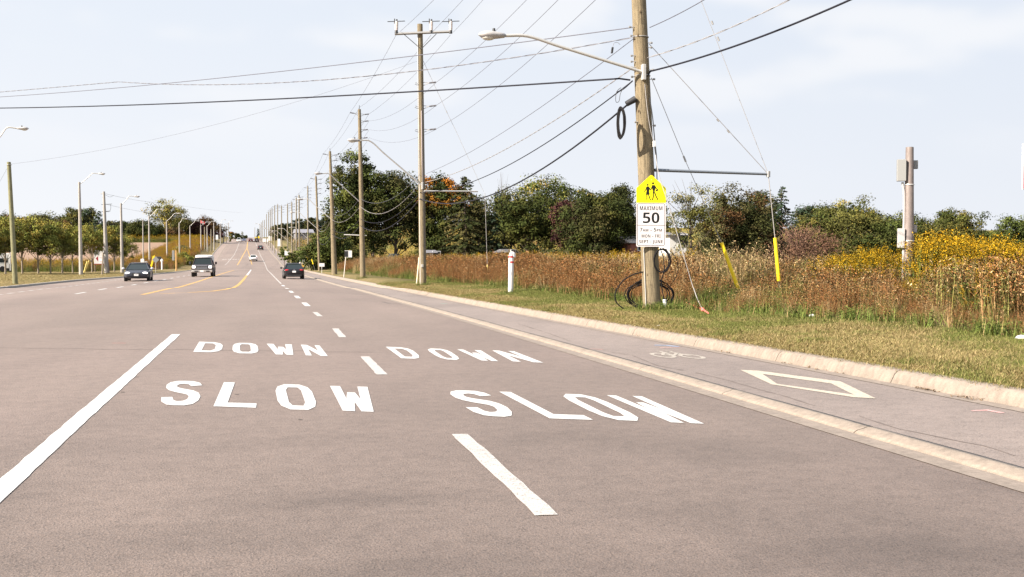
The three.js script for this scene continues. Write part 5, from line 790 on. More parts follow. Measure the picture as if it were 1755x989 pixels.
// kind: round, tall, cone, spread, loose; sizes in metres
function treeGeo(seed, kind, hgt, wid, pal, o = {}) {
  const r = rng(seed), P = PAL[pal], P2 = PAL[o.second || pal], leaves = [], wood = [], base = hgt * (o.clear ?? 0.14), s0 = (o.leaf || clamp(wid * 0.045, 0.16, 0.6)) * 0.78, dens = o.dens || 1;
  const tint = (p, k) => { const c = p[Math.floor(r() * p.length)], m = 0.88 + r() * 0.24; return [c[0] * m * k * DIM * 1.02, c[1] * m * k * DIM * 1.04, c[2] * m * k * DIM * 0.9]; };
  const th = kind === 'cone' ? hgt * 0.97 : hgt * 0.72, tr = Math.max(0.07, hgt * 0.018 * (o.thick || 1));
  wood.push(rod(V(0, -0.3, 0), V((r() - 0.5) * 0.3, th * 0.5, (r() - 0.5) * 0.3), tr, tr * 0.7, 8), rod(V(0, th * 0.48, 0), V(0, th, 0), tr * 0.7, tr * 0.2, 6));
  if (kind === 'cone') {
    const lv = Math.round(hgt * 2.1 * (o.levels || 1));
    for (let i = 0; i < lv; i++) { const k = i / lv, y = base + (hgt - base) * k, rad = wid / 2 * Math.pow(1 - k, o.taper || 0.85) * (0.85 + r() * 0.3) + 0.12, n = Math.max(4, Math.round(7 * (1 - k * 0.5)));
      for (let j = 0; j < n; j++) { const a = r() * 6.283, len = rad * (0.75 + r() * 0.4), c = tint(P, 1), q = Math.ceil(len / s0 * 3.6 * dens) + 4; if (j < 2) wood.push(rod(V(0, y, 0), V(Math.cos(a) * len * 0.8, y - len * 0.2, Math.sin(a) * len * 0.8), 0.03, 0.012, 4)); for (let m = 0; m < q; m++) { const f = Math.sqrt(r()), sp = s0 * (1.4 - f) * 1.2; leaves.push([Math.cos(a) * len * f + (r() - 0.5) * sp * 2, y - len * f * 0.28 + (r() - 0.5) * sp, Math.sin(a) * len * f + (r() - 0.5) * sp * 2, s0 * (0.6 + r() * 0.8), c[0], c[1], c[2], (r() - 0.5) + Math.cos(a) * 0.5, r() * 0.9 + 0.1, (r() - 0.5) + Math.sin(a) * 0.5, r() * 6.28]); } } }
  } else {
    const H0 = base, cy = (H0 + hgt) / 2, ry = (hgt - H0) / 2, rx = wid / 2, N = Math.round((o.clumps || 70)), lobes = [];
    const nl = o.lobes || 7; for (let i = 0; i < nl; i++) { const a = i / nl * 6.283 + r(), e = (r() - 0.48) * 1.8; lobes.push([Math.cos(a) * rx * 0.5 * (0.7 + r() * 0.5), cy + e * ry * 0.55, Math.sin(a) * rx * 0.5 * (0.7 + r() * 0.5), rx * (0.42 + r() * 0.2), ry * (0.42 + r() * 0.2)]); }
    lobes.push([0, hgt - ry * 0.5, 0, rx * 0.5, ry * 0.5]); if (kind === 'tall') lobes.push([rx * 0.2, hgt - ry * 0.3, 0, rx * 0.38, ry * 0.3], [-rx * 0.3, hgt - ry * 0.7, 0.2, rx * 0.45, ry * 0.35]);
    for (let i = 0; i < N; i++) {
      const L = lobes[Math.floor(r() * lobes.length)], a = r() * 6.283, z = r() * 2 - 1, q = Math.sqrt(1 - z * z), k = 0.72 + 0.34 * Math.pow(r(), 0.7) - (r() < 0.12 ? 0.35 : 0);
      let x = L[0] + Math.cos(a) * q * L[3] * k, y = L[1] + z * L[4] * k, zz = L[2] + Math.sin(a) * q * L[3] * k; if (y < H0 * 0.9) y = H0 + r() * ry * 0.4;
      const cr = (o.clump || 0.16) * wid * (0.6 + r() * 0.7), useB = fbm(x * 0.4 + seed, y * 0.4, 2) > (o.mix ?? 0.5) && y > hgt * (o.above || 0), c0 = tint(useB ? P2 : P, 0.92 + r() * 0.16), n = Math.round((o.per || 70) * dens * 2.0 * (0.7 + r() * 0.6));
      if (i % 4 === 0) wood.push(rod(V(0, Math.max(H0 * 0.8, y - cr - hgt * 0.2), 0), V(x * 0.92, y, zz * 0.92), tr * 0.35, tr * 0.07, 5));
      for (let m = 0; m < n; m++) { const a2 = r() * 6.283, z2 = r() * 2 - 1, q2 = Math.sqrt(1 - z2 * z2), f = Math.pow(r(), 0.45) * (0.85 + 0.3 * r()), dx = Math.cos(a2) * q2, dz = Math.sin(a2) * q2, j = 0.9 + r() * 0.2; leaves.push([x + dx * cr * f, y + z2 * cr * 0.72 * f, zz + dz * cr * f, s0 * (0.55 + r() * 0.9), c0[0] * j, c0[1] * j, c0[2] * j, dx * 0.6 + (r() - 0.5), z2 * 0.6 + 0.35 + (r() - 0.5), dz * 0.6 + (r() - 0.5), r() * 6.28]); }
    }
    if (o.twigs) for (let i = 0; i < o.twigs; i++) { const a = r() * 6.283, e = 0.5 + r() * 0.5, p = V(Math.cos(a) * rx * 0.7 * r(), lerp(cy, hgt, r()), Math.sin(a) * rx * 0.7 * r()); wood.push(rod(V(p.x * 0.3, p.y - hgt * 0.2, p.z * 0.3), p.clone().add(V((r() - 0.5) * wid * 0.2, hgt * 0.12 * e, 0)), 0.03, 0.008, 4)); }
  }
  return { crown: leafQuads(leaves), wood: merge(wood) };
}
function tree(name, label, px, topY, depth, widPx, kind, pal, seed, o = {}, group) {
  if (seed >= 220 && seed < 245) topY -= 6; if ((seed >= 130 && seed < 136) || seed >= 306 && seed < 330) topY -= 7;
  const b = spot(px, depth), s = FOCAL / depthOf(b) / (kind === 'cone' ? 1.2 : 1.36); b.y -= 0.05; const hgt = at(px, topY, depthOf(b)).y - b.y, g = treeGeo(seed, kind, hgt, widPx / s, pal, o);
  const t = thing(name, label, o.cat || 'tree', b, group); part('trunk', g.wood, o.bark || mBark, t); part('crown', g.crown, mLeaf, t); return t;
}
// right of the road, from left to right
tree('cottonwood_tree', 'tall dense green tree rising above the others left of the second utility pole', 606, 262, 175, 72, 'tall', 'dark', 101, { clumps: 190, per: 70, second: 'mid', mix: 0.56, lobes: 12, clear: 0.1, leaf: 0.4, clump: 0.15 });
tree('broadleaf_tree', 'broad dark green tree right behind the second utility pole\'s lamp arm', 678, 297, 178, 88, 'round', 'dark', 102, { clumps: 170, per: 70, second: 'deep', lobes: 10, clear: 0.12, leaf: 0.4 });
tree('maple_tree', 'tree with orange autumn leaves at its top just right of the second pole', 757, 296, 176, 62, 'round', 'dark', 103, { clumps: 130, per: 65, second: 'orange', mix: 0.36, above: 0.66, leaf: 0.4 });
tree('spruce_tree', 'broad dark spruce with a pointed top right of the orange maple', 797, 300, 160, 100, 'cone', 'deep', 104, { taper: 0.62, leaf: 0.36, clear: 0.02, levels: 1.5 });
tree('spruce_tree', 'shorter dark spruce between the broad spruce and the leafy trees', 853, 326, 162, 62, 'cone', 'spruce', 105, { taper: 0.75, leaf: 0.32, clear: 0.02, levels: 1.5 });
tree('broadleaf_tree', 'dark dense leafy tree above the white vent pipe', 905, 318, 158, 84, 'round', 'dark', 106, { clumps: 150, per: 70, lobes: 9, clear: 0.04, leaf: 0.34 });
tree('poplar_tree', 'pale yellow green tree standing taller behind the dark leafy tree', 942, 296, 205, 84, 'round', 'yellowing', 107, { clumps: 110, per: 60, second: 'mid', mix: 0.5, leaf: 0.42, clear: 0.2 });
tree('dead_tree', 'bare grey branches showing above the trees left of the pale tree', 862, 303, 200, 30, 'loose', 'grey', 120, { clumps: 10, per: 8, twigs: 26, leaf: 0.3 });
tree('copper_beech', 'dark purple tree between the leafy tree and the big dense one', 975, 343, 148, 50, 'round', 'purple', 108, { clumps: 100, per: 60, lobes: 7, clear: 0.02, leaf: 0.34 });
tree('broadleaf_tree', 'yellowish thin tree peeping out behind the purple tree', 1003, 320, 200, 40, 'round', 'yellowing', 109, { clumps: 60, per: 40, leaf: 0.36 });
tree('cedar_tree', 'large dense dark green tree just left of the speed sign', 1022, 318, 128, 100, 'round', 'deep', 110, { clumps: 200, per: 75, second: 'dark', lobes: 12, clear: 0.02, leaf: 0.26, clump: 0.13 });
tree('cedar_tree', 'upright dark tree touching the near pole on its left', 1064, 322, 132, 62, 'tall', 'dark', 111, { clumps: 120, per: 70, second: 'deep', lobes: 8, clear: 0.04, leaf: 0.26 });
tree('willow_tree', 'thin grey green tree right of the speed sign, sky showing through', 1183, 318, 105, 92, 'loose', 'grey', 112, { clumps: 105, per: 34, second: 'olive', lobes: 9, clear: 0.18, leaf: 0.19, clump: 0.12, twigs: 14 });
tree('broadleaf_tree', 'brownish green dense tree between the two yellow guards', 1272, 322, 108, 96, 'round', 'deep', 113, { clumps: 170, per: 70, second: 'russet', mix: 0.55, lobes: 11, clear: 0.02, leaf: 0.22, clump: 0.13 });
tree('spruce_tree', 'dark green spruce right behind the upright yellow guard', 1338, 317, 110, 62, 'cone', 'spruce', 114, { taper: 0.7, leaf: 0.24, clear: 0.02, levels: 1.6 });
tree('broadleaf_tree', 'small dark pine shaped tree right of the spruce', 1378, 350, 140, 48, 'round', 'spruce', 115, { clumps: 80, per: 55, leaf: 0.28, clear: 0.05 });
tree('maple_tree', 'dark tree with a pale orange top behind the bushes on the right', 1441, 337, 140, 84, 'round', 'dark', 116, { clumps: 130, per: 60, second: 'russet', mix: 0.5, leaf: 0.26, clear: 0.02 });
{ const g = treeGeo(117, 'round', 3.6, 3.6, 'yellowing', { clumps: 34, per: 30, leaf: 0.2, clear: 0.05, second: 'orange', mix: 0.6 }); const t = thing('maple_tree', 'pale orange sunlit treetop standing behind the dark rounded bushes', 'tree', spot(1446, 146)); part('trunk', [rod(V(0, -0.3, 0), V(0, 8, 0), 0.2, 0.1, 8)], mBark, t); part('crown', g.crown.translate(0, at(1443, 381, 146).y - t.position.y, 0), mLeaf, t); }
[[1400, 372, 100, 70, 'olive', 'rounded olive bush left of the orange topped tree'], [1455, 364, 98, 92, 'olive', 'wide rounded olive bush below the orange topped tree'], [1512, 371, 96, 82, 'dark', 'dark rounded bush just left of the steel post'], [1585, 374, 104, 86, 'dark', 'dark rounded bush just right of the steel post'], [1632, 366, 106, 52, 'olive', 'twiggy bush with loose top right of the steel post'], [1662, 371, 104, 58, 'dark', 'dark bush at the gap before the vine covered tree']].forEach(([x, y, z, w, p, lab], i) => tree('large_bush', lab, x, y, z, w, 'round', p, 130 + i, { clumps: 110, per: 60, second: i % 2 ? 'olive' : 'mid', mix: 0.55, leaf: 0.2, clear: 0.01, cat: 'bush', twigs: i === 4 ? 12 : 4, lobes: 9 }, 'rounded bushes beyond the goldenrod'));
tree('vine_tree', 'yellow green vine covered tree at the right edge of the picture', 1733, 366, 70, 66, 'round', 'mid', 140, { clumps: 110, per: 60, second: 'yellowing', mix: 0.5, leaf: 0.14, clear: 0.01, lobes: 8 });
tree('bare_bush', 'reddish brown leafless bush in front of the right hand trees', 1370, 388, 60, 104, 'loose', 'bare', 141, { clumps: 130, per: 34, leaf: 0.09, clear: 0.01, cat: 'bush', twigs: 60, bark: M(0.16, 0.09, 0.065, 0.95) });
tree('low_tree', 'green bushy tree between the fifth and sixth poles', 557, 396, 150, 56, 'round', 'mid', 142, { clumps: 120, per: 60, second: 'dark', leaf: 0.3, clear: 0.02 });
tree('low_tree', 'low green bush at the foot of the tall tree', 590, 418, 158, 52, 'round', 'olive', 143, { clumps: 70, per: 55, leaf: 0.28, clear: 0.02, cat: 'bush' });
tree('low_tree', 'yellowish bush under the broad tree beside the second pole', 712, 428, 120, 36, 'round', 'olive', 144, { clumps: 60, per: 40, leaf: 0.16, clear: 0.02, cat: 'bush' });
tree('low_tree', 'small leafy shrub just right of the second pole\'s foot', 754, 440, 75, 34, 'round', 'olive', 145, { clumps: 40, per: 36, leaf: 0.11, clear: 0.02, cat: 'bush' });
[[488, 423, 205, 14, 'nearest to the hill'], [497, 427, 195, 13, 'second from the hill'], [507, 431, 182, 13, 'third from the hill, above the black sedan'], [516, 434, 172, 14, 'nearest to the bus stop sign']].forEach(([x, y, z, w, lab], i) => tree('sapling', `small dark green sapling on the right verge, ${lab}`, x, y, z, w, 'round', 'dark', 150 + i, { clumps: 34, per: 40, leaf: 0.2, clear: 0.3, second: 'mid' }, 'saplings along the right verge'));
// wood on the hill behind the row of poles
for (let i = 0; i < 15; i++) { const x = [474, 480, 487, 494, 501, 508, 516, 524, 532, 541, 550, 560, 566, 529, 512][i], y = [386, 383, 382, 380, 379, 376, 374, 373, 371, 374, 378, 372, 380, 378, 384][i]; tree(i % 3 === 1 ? 'spruce_tree' : 'broadleaf_tree', `dark distant tree on the hill behind the poles, ${nth[i]} from the left`.replace('from the left', i > 12 ? 'in the front rank' : 'from the left'), x, y, 470 + (i % 4) * 14, 22 - (i % 3) * 4, i % 3 === 1 ? 'cone' : 'round', i % 2 ? 'spruce' : 'deep', 160 + i, { clumps: 50, per: 34, leaf: 0.7, clear: 0.02, levels: 0.6 }, 'distant trees on the hill right of the road'); }
[[640, 322, 205, 60, 'dark', 'behind the tall cottonwood'], [728, 312, 210, 60, 'deep', 'behind the second utility pole'], [820, 330, 200, 60, 'deep', 'between the two spruces'], [875, 336, 205, 56, 'dark', 'left of the pale yellow green tree'], [985, 334, 190, 60, 'deep', 'behind the purple tree'], [1050, 326, 165, 60, 'dark', 'left of the near pole'], [1112, 338, 170, 60, 'olive', 'hidden behind the speed sign'], [1235, 345, 150, 60, 'olive', 'between the grey green and the brownish tree'], [1308, 338, 150, 56, 'deep', 'left of the spruce behind the upright guard'], [1405, 356, 150, 60, 'dark', 'left of the orange topped tree'], [1485, 362, 150, 60, 'dark', 'right of the orange topped tree'], [1548, 374, 130, 70, 'deep', 'right behind the steel post'], [1615, 376, 130, 60, 'deep', 'right of the steel post']].forEach(([x, y, z, w, p, lab], i) => tree('broadleaf_tree', `dark leafy background tree ${lab}`, x, y, z, w, 'round', p, 300 + i, { clumps: 110, per: 60, second: i % 2 ? 'dark' : 'deep', leaf: z / 500, clear: 0.01, lobes: 9 }, 'background trees right of the road'));
tree('spruce_tree', 'narrow dark spruce at the hill top just left of the last poles', 443.5, 390, 520, 9, 'cone', 'spruce', 180, { leaf: 0.5, clear: 0.02, levels: 0.7 });
// left of the road
const young = tree('young_tree', 'young street tree with a loose olive crown, first right of the leaning pole', 40, 376, 119, 44, 'spread', 'young', 200, { clumps: 95, per: 42, leaf: 0.19, clear: 0.26, clump: 0.15, twigs: 10, bark: mBarkPale, lobes: 8 }, 'young trees along the left verge');
young.position.copy(hit(40, 468)); young.userData.label = 'young street tree with a loose olive crown, just right of the leaning pole';
const young2 = tree('young_tree', 'young street tree leaning over the white trailer, left of the leaning pole', 11, 380, 119, 42, 'spread', 'young', 201, { clumps: 90, per: 42, leaf: 0.19, clear: 0.27, clump: 0.16, twigs: 10, bark: mBarkPale, second: 'olive', lobes: 7 }, 'young trees along the left verge');
young2.position.copy(hit(11, 469));
[[67, 468, 0, 1.02, 0.8, 'with a forked trunk, second right of the leaning pole'], [88, 468, 1, 0.96, 2.1, 'third right of the leaning pole'], [108, 467.5, 0, 0.97, 3.5, 'fourth right of the leaning pole'], [126, 467, 1, 0.93, 0.6, 'just left of the second street lamp'], [159, 466, 0, 0.9, 4.4, 'in front of the property sign'], [197, 465, 1, 0.92, 5.2, 'between the concrete pole and the third street lamp'], [213, 464.5, 0, 0.7, 1.4, 'just right of the third street lamp'], [-16, 469, 1, 1, 0, 'beyond the left edge of the picture']].forEach(([x, y, k, s, a, lab]) => { const c = dup(k ? young2 : young, hit(x, y), `young street tree ${lab}`); c.scale.setScalar(s * depthOf(c.position) / 119); c.rotation.y = a; });
const woods = [[20, 372, 380, 44, 'deep', 'round'], [66, 374, 385, 44, 'olive', 'round'], [92, 373, 385, 44, 'deep', 'round'], [142, 372, 400, 40, 'russet', 'round'], [196, 386, 410, 40, 'deep', 'round'], [214, 385, 405, 34, 'spruce', 'round'], [270, 396, 400, 34, 'dark', 'round'], [4, 376, 330, 40, 'russet', 'round'], [30, 380, 335, 40, 'olive', 'round'], [56, 378, 350, 42, 'russet', 'round'], [78, 377, 345, 36, 'deep', 'round'], [100, 381, 340, 36, 'russet', 'round'], [117, 371, 365, 30, 'olive', 'round'], [133, 363, 370, 34, 'deep', 'round'], [152, 362, 360, 30, 'spruce', 'tall'], [172, 366, 352, 44, 'spruce', 'cone'], [188, 384, 372, 34, 'spruce', 'round'], [205, 390, 376, 36, 'deep', 'round'], [222, 388, 380, 28, 'dark', 'round'], [-20, 380, 330, 44, 'deep', 'round'], [315, 380, 420, 46, 'deep', 'round'], [334, 392, 425, 24, 'deep', 'round']];
woods.forEach(([x, y, z, w, p, k], i) => tree(k === 'cone' ? 'spruce_tree' : 'broadleaf_tree', `${{ russet: 'brownish', olive: 'olive green', deep: 'dark green', spruce: 'blackish green', dark: 'green' }[p]} background tree of the left wood, ${i < 7 ? nth[i] + ' in the rear rank from the left' : i < 19 ? nth[i - 7] + ' from the left edge' : ['beyond the left edge', 'right behind the large yellowing tree', 'low beside the purple tree'][i - 19]}`, x, y, z, w, k, p, 220 + i, { clumps: 90, per: 46, leaf: 0.55, clear: 0.02, second: i % 2 ? 'dark' : 'olive', mix: 0.5 }, 'background trees of the left wood'));
tree('round_tree', 'round dark green tree at the far edge of the ploughed field', 247, 379, 372, 46, 'round', 'dark', 250, { clumps: 120, per: 60, leaf: 0.5, clear: 0.02, lobes: 9 });
tree('low_tree', 'low green bush at the field edge left of the round dark tree', 226, 411, 365, 34, 'round', 'mid', 251, { clumps: 60, per: 46, leaf: 0.45, clear: 0.01, cat: 'bush', second: 'dark' });
tree('yellowing_tree', 'large yellowing open tree above the field in the middle left', 290, 343, 385, 52, 'round', 'yellowing', 352, { clumps: 150, per: 26, leaf: 0.5, clear: 0.12, clump: 0.12, second: 'olive', mix: 0.6, lobes: 12, twigs: 16 });
tree('red_tree', 'small red brown tree below the large yellowing tree', 301, 391, 378, 28, 'round', 'russet', 253, { clumps: 70, per: 50, leaf: 0.45, clear: 0.02 });
tree('copper_beech', 'broad dark purple tree left of the road on the hill', 358, 372, 395, 44, 'round', 'purple', 254, { clumps: 120, per: 60, leaf: 0.5, clear: 0.02, second: 'russet', mix: 0.62 });
tree('low_tree', 'low green tree at the left foot of the purple tree', 338, 404, 400, 26, 'round', 'mid', 255, { clumps: 50, per: 40, leaf: 0.45, clear: 0.01 });
tree('small_tree', 'small orange and green tree beside the distant road on the left', 397, 395, 440, 9, 'round', 'olive', 256, { clumps: 40, per: 30, leaf: 0.4, clear: 0.05, second: 'orange' });
tree('small_tree', 'dark small tree near the hill top on the left', 408, 400, 500, 12, 'round', 'deep', 257, { clumps: 40, per: 30, leaf: 0.45, clear: 0.02 });
tree('small_tree', 'pointed small tree nearest the hill top on the left', 416.5, 395, 540, 7, 'cone', 'olive', 258, { leaf: 0.5, clear: 0.02, levels: 0.7 });
tree('small_tree', 'low dark tree at the very top of the hill beside the road', 421.5, 402, 560, 6, 'round', 'deep', 259, { clumps: 30, per: 26, leaf: 0.45, clear: 0.02 });
tree('grey_bush', 'grey leafy bush at the right end of the ploughed field', 311, 421, 262, 20, 'round', 'grey', 260, { clumps: 60, per: 40, leaf: 0.3, clear: 0.01, cat: 'bush' });
tree('low_tree', 'green bush in the goldenrod left of the tan wooden post', 295, 437, 190, 18, 'round', 'dark', 261, { clumps: 50, per: 40, leaf: 0.2, clear: 0.01, cat: 'bush' });
tree('low_tree', 'yellow green bush behind the lamps left of the pickup', 318, 431, 215, 26, 'round', 'young', 262, { clumps: 60, per: 40, leaf: 0.24, clear: 0.01, cat: 'bush' });

// ───────────────────────────── weeds, goldenrod and grass: nobody could count them
function tuft(seed, spec) {                                            // one plant: stems with seed heads, leaves or plumes
  const r = rng(seed), pos = [], col = [], nor = [];
  const tri = (a, b, c, k) => { const n = b.clone().sub(a).cross(c.clone().sub(a)).normalize(); if (n.y < 0) n.negate(); n.y += 0.4; n.normalize(); for (const p of [a, b, c]) { pos.push(p.x, p.y, p.z); col.push(...k); nor.push(n.x, n.y, n.z); } };
  const flake = (p, s, k) => { const a = V(r() - 0.5, r() - 0.5, r() - 0.5).normalize().multiplyScalar(s), b = V(r() - 0.5, r() - 0.5, r() - 0.5).normalize().multiplyScalar(s * 0.6); tri(p.clone().sub(a), p.clone().add(b), p.clone().add(a), k); };
  const jit = (c) => { const m = 0.7 + r() * 0.6; return c.map((v) => v * m); };
  for (let i = 0; i < spec.n; i++) {
    const a = r() * 6.283, b0 = V((r() - 0.5) * spec.base, 0, (r() - 0.5) * spec.base), h = spec.h * (0.6 + 0.5 * r()), lean = spec.lean * (0.3 + r() + (r() < 0.15 ? 2.2 : 0)), tip = b0.clone().add(V(Math.cos(a) * lean, h, Math.sin(a) * lean)), w = spec.w * (0.7 + r() * 0.6), sd = V(Math.cos(a + 1.6), 0, Math.sin(a + 1.6)).multiplyScalar(w), k = jit(spec.stem[Math.floor(r() * spec.stem.length)]);
    tri(b0.clone().sub(sd), b0.clone().add(sd), tip, k);
    for (let j = 0; j < (spec.leaf || 0); j++) { const f = Math.pow(r(), spec.low ? 1.4 : 0.8), p = b0.clone().lerp(tip, f * 0.9), t = p.clone().add(V((r() - 0.5) * spec.ls * 2, spec.ls * (r() - 0.2), (r() - 0.5) * spec.ls * 2)), s = V((r() - 0.5), 0.2, (r() - 0.5)).normalize().multiplyScalar(spec.ls * 0.22); tri(p, p.clone().lerp(t, 0.55).add(s), t, jit(spec.lc[Math.floor(r() * spec.lc.length)])); }
    for (let j = 0; j < (spec.head || 0); j++) { const f = 1 - r() * spec.hspan, p = b0.clone().lerp(tip, f).add(V((r() - 0.5) * spec.spread, (r() - 0.5) * spec.spread * 0.5, (r() - 0.5) * spec.spread)); flake(p, spec.hs * (0.6 + r() * 0.8), jit(spec.hc[Math.floor(r() * spec.hc.length)])); }
  }
  const g = new THREE.BufferGeometry(); g.setAttribute('position', new THREE.Float32BufferAttribute(pos, 3)); g.setAttribute('normal', new THREE.Float32BufferAttribute(nor, 3)); g.setAttribute('color', new THREE.Float32BufferAttribute(col, 3)); g.setAttribute('uv', new THREE.Float32BufferAttribute(new Float32Array(pos.length / 3 * 2), 2)); return g;
}
const BR = [[0.42, 0.185, 0.066], [0.34, 0.15, 0.054], [0.45, 0.23, 0.09], [0.22, 0.11, 0.045]], TAN = [[0.42, 0.3, 0.155], [0.36, 0.25, 0.12], [0.48, 0.35, 0.19]], GRN = [[0.12, 0.16, 0.035], [0.09, 0.125, 0.03], [0.16, 0.185, 0.045]], YEL = [[0.54, 0.3, 0.012], [0.38, 0.24, 0.015], [0.62, 0.36, 0.018], [0.26, 0.2, 0.03]], OLV = [[0.2, 0.18, 0.055], [0.15, 0.14, 0.045]];
const SPEC = {
  brown: { n: 15, base: 0.5, h: 1.12, lean: 0.22, w: 0.008, stem: [[0.22, 0.115, 0.05], [0.17, 0.09, 0.04], [0.28, 0.17, 0.08]], leaf: 8, ls: 0.055, lc: [...BR, [0.2, 0.17, 0.06]], head: 26, hspan: 0.55, spread: 0.17, hs: 0.027, hc: [...BR, ...BR, [0.14, 0.075, 0.04], TAN[1]] },
  tan: { n: 22, base: 0.45, h: 1.2, lean: 0.3, w: 0.007, stem: TAN, head: 5, hspan: 0.25, spread: 0.08, hs: 0.03, hc: TAN },
  green: { n: 14, base: 0.6, h: 0.75, lean: 0.25, w: 0.01, stem: GRN, leaf: 22, ls: 0.07, lc: GRN },
  olive: { n: 14, base: 0.6, h: 1.1, lean: 0.25, w: 0.009, stem: OLV, leaf: 22, ls: 0.06, lc: [...OLV, ...GRN, ...BR.slice(0, 1)], head: 3, hspan: 0.3, spread: 0.1, hs: 0.03, hc: TAN },
  gold: { n: 12, base: 0.55, h: 1.35, lean: 0.25, w: 0.009, stem: GRN, leaf: 20, ls: 0.075, lc: [...GRN, ...OLV], low: true, head: 54, hspan: 0.16, spread: 0.11, hs: 0.019, hc: YEL },
  lawn: { n: 22, base: 0.24, h: 0.03, lean: 0.03, w: 0.0028, stem: [[0.38, 0.285, 0.145], [0.27, 0.225, 0.09], [0.34, 0.255, 0.125], [0.2, 0.18, 0.065]] },
  lawngreen: { n: 22, base: 0.24, h: 0.034, lean: 0.025, w: 0.0028, stem: [[0.15, 0.155, 0.042], [0.12, 0.135, 0.036], [0.21, 0.185, 0.065], [0.1, 0.12, 0.03]] },
  edge: { n: 18, base: 0.35, h: 0.3, lean: 0.12, w: 0.007, stem: [...GRN, ...GRN, TAN[1]], leaf: 3, ls: 0.06, lc: GRN },
};
const geosOf = Object.fromEntries(Object.entries(SPEC).map(([k, s], i) => [k, [0, 1, 2].map((v) => tuft(900 + i * 10 + v, s))]));
const plants = {};
const trod = [[hit(1118, 530), 1.25, 0.3], [hit(1100, 532), 1.2, 0.25], [hit(1150, 530), 1.1, 0.35], [hit(1195, 530), 1.0, 0.4]];
function put(kind, d, t, s, r, tall = 1) {
  if (kind !== 'lawn' && kind !== 'lawngreen' && t < 40 && d > 0) { for (const [p, rad, k] of trod) if (Math.hypot(d - p.x, t + p.z) < rad && kind !== 'edge') s *= k; const z = d * Math.sin(YAW) + t * Math.cos(YAW), px = 877.5 + FOCAL * (d * Math.cos(YAW) - t * Math.sin(YAW)) / z; if (z < Z1 + 0.9 && z > Z1 - 5 && px > 1224 && px < 1282) s *= 0.8; if (z < Z1 + 1.2 && z > Z1 - 6 && px > 1316 && px < 1348) s *= 0.85; if (z < 30.2 && z > 18 && px > 1532 && px < 1584) s *= 0.62; }
  const v = Math.floor(r() * 3); (plants[kind + v] ||= { kind, v, m: [], c: [] }); const p = V(d, H(d, t) - 0.02, -t), q = new THREE.Quaternion().setFromEuler(new THREE.Euler((r() - 0.5) * 0.25, r() * 6.283, (r() - 0.5) * 0.25)); plants[kind + v].m.push(new THREE.Matrix4().compose(p, q, V(s, s * tall, s))); const k = 0.78 + r() * 0.44; plants[kind + v].c.push(new THREE.Color().setRGB(k * (0.95 + r() * 0.1), k, k)); }
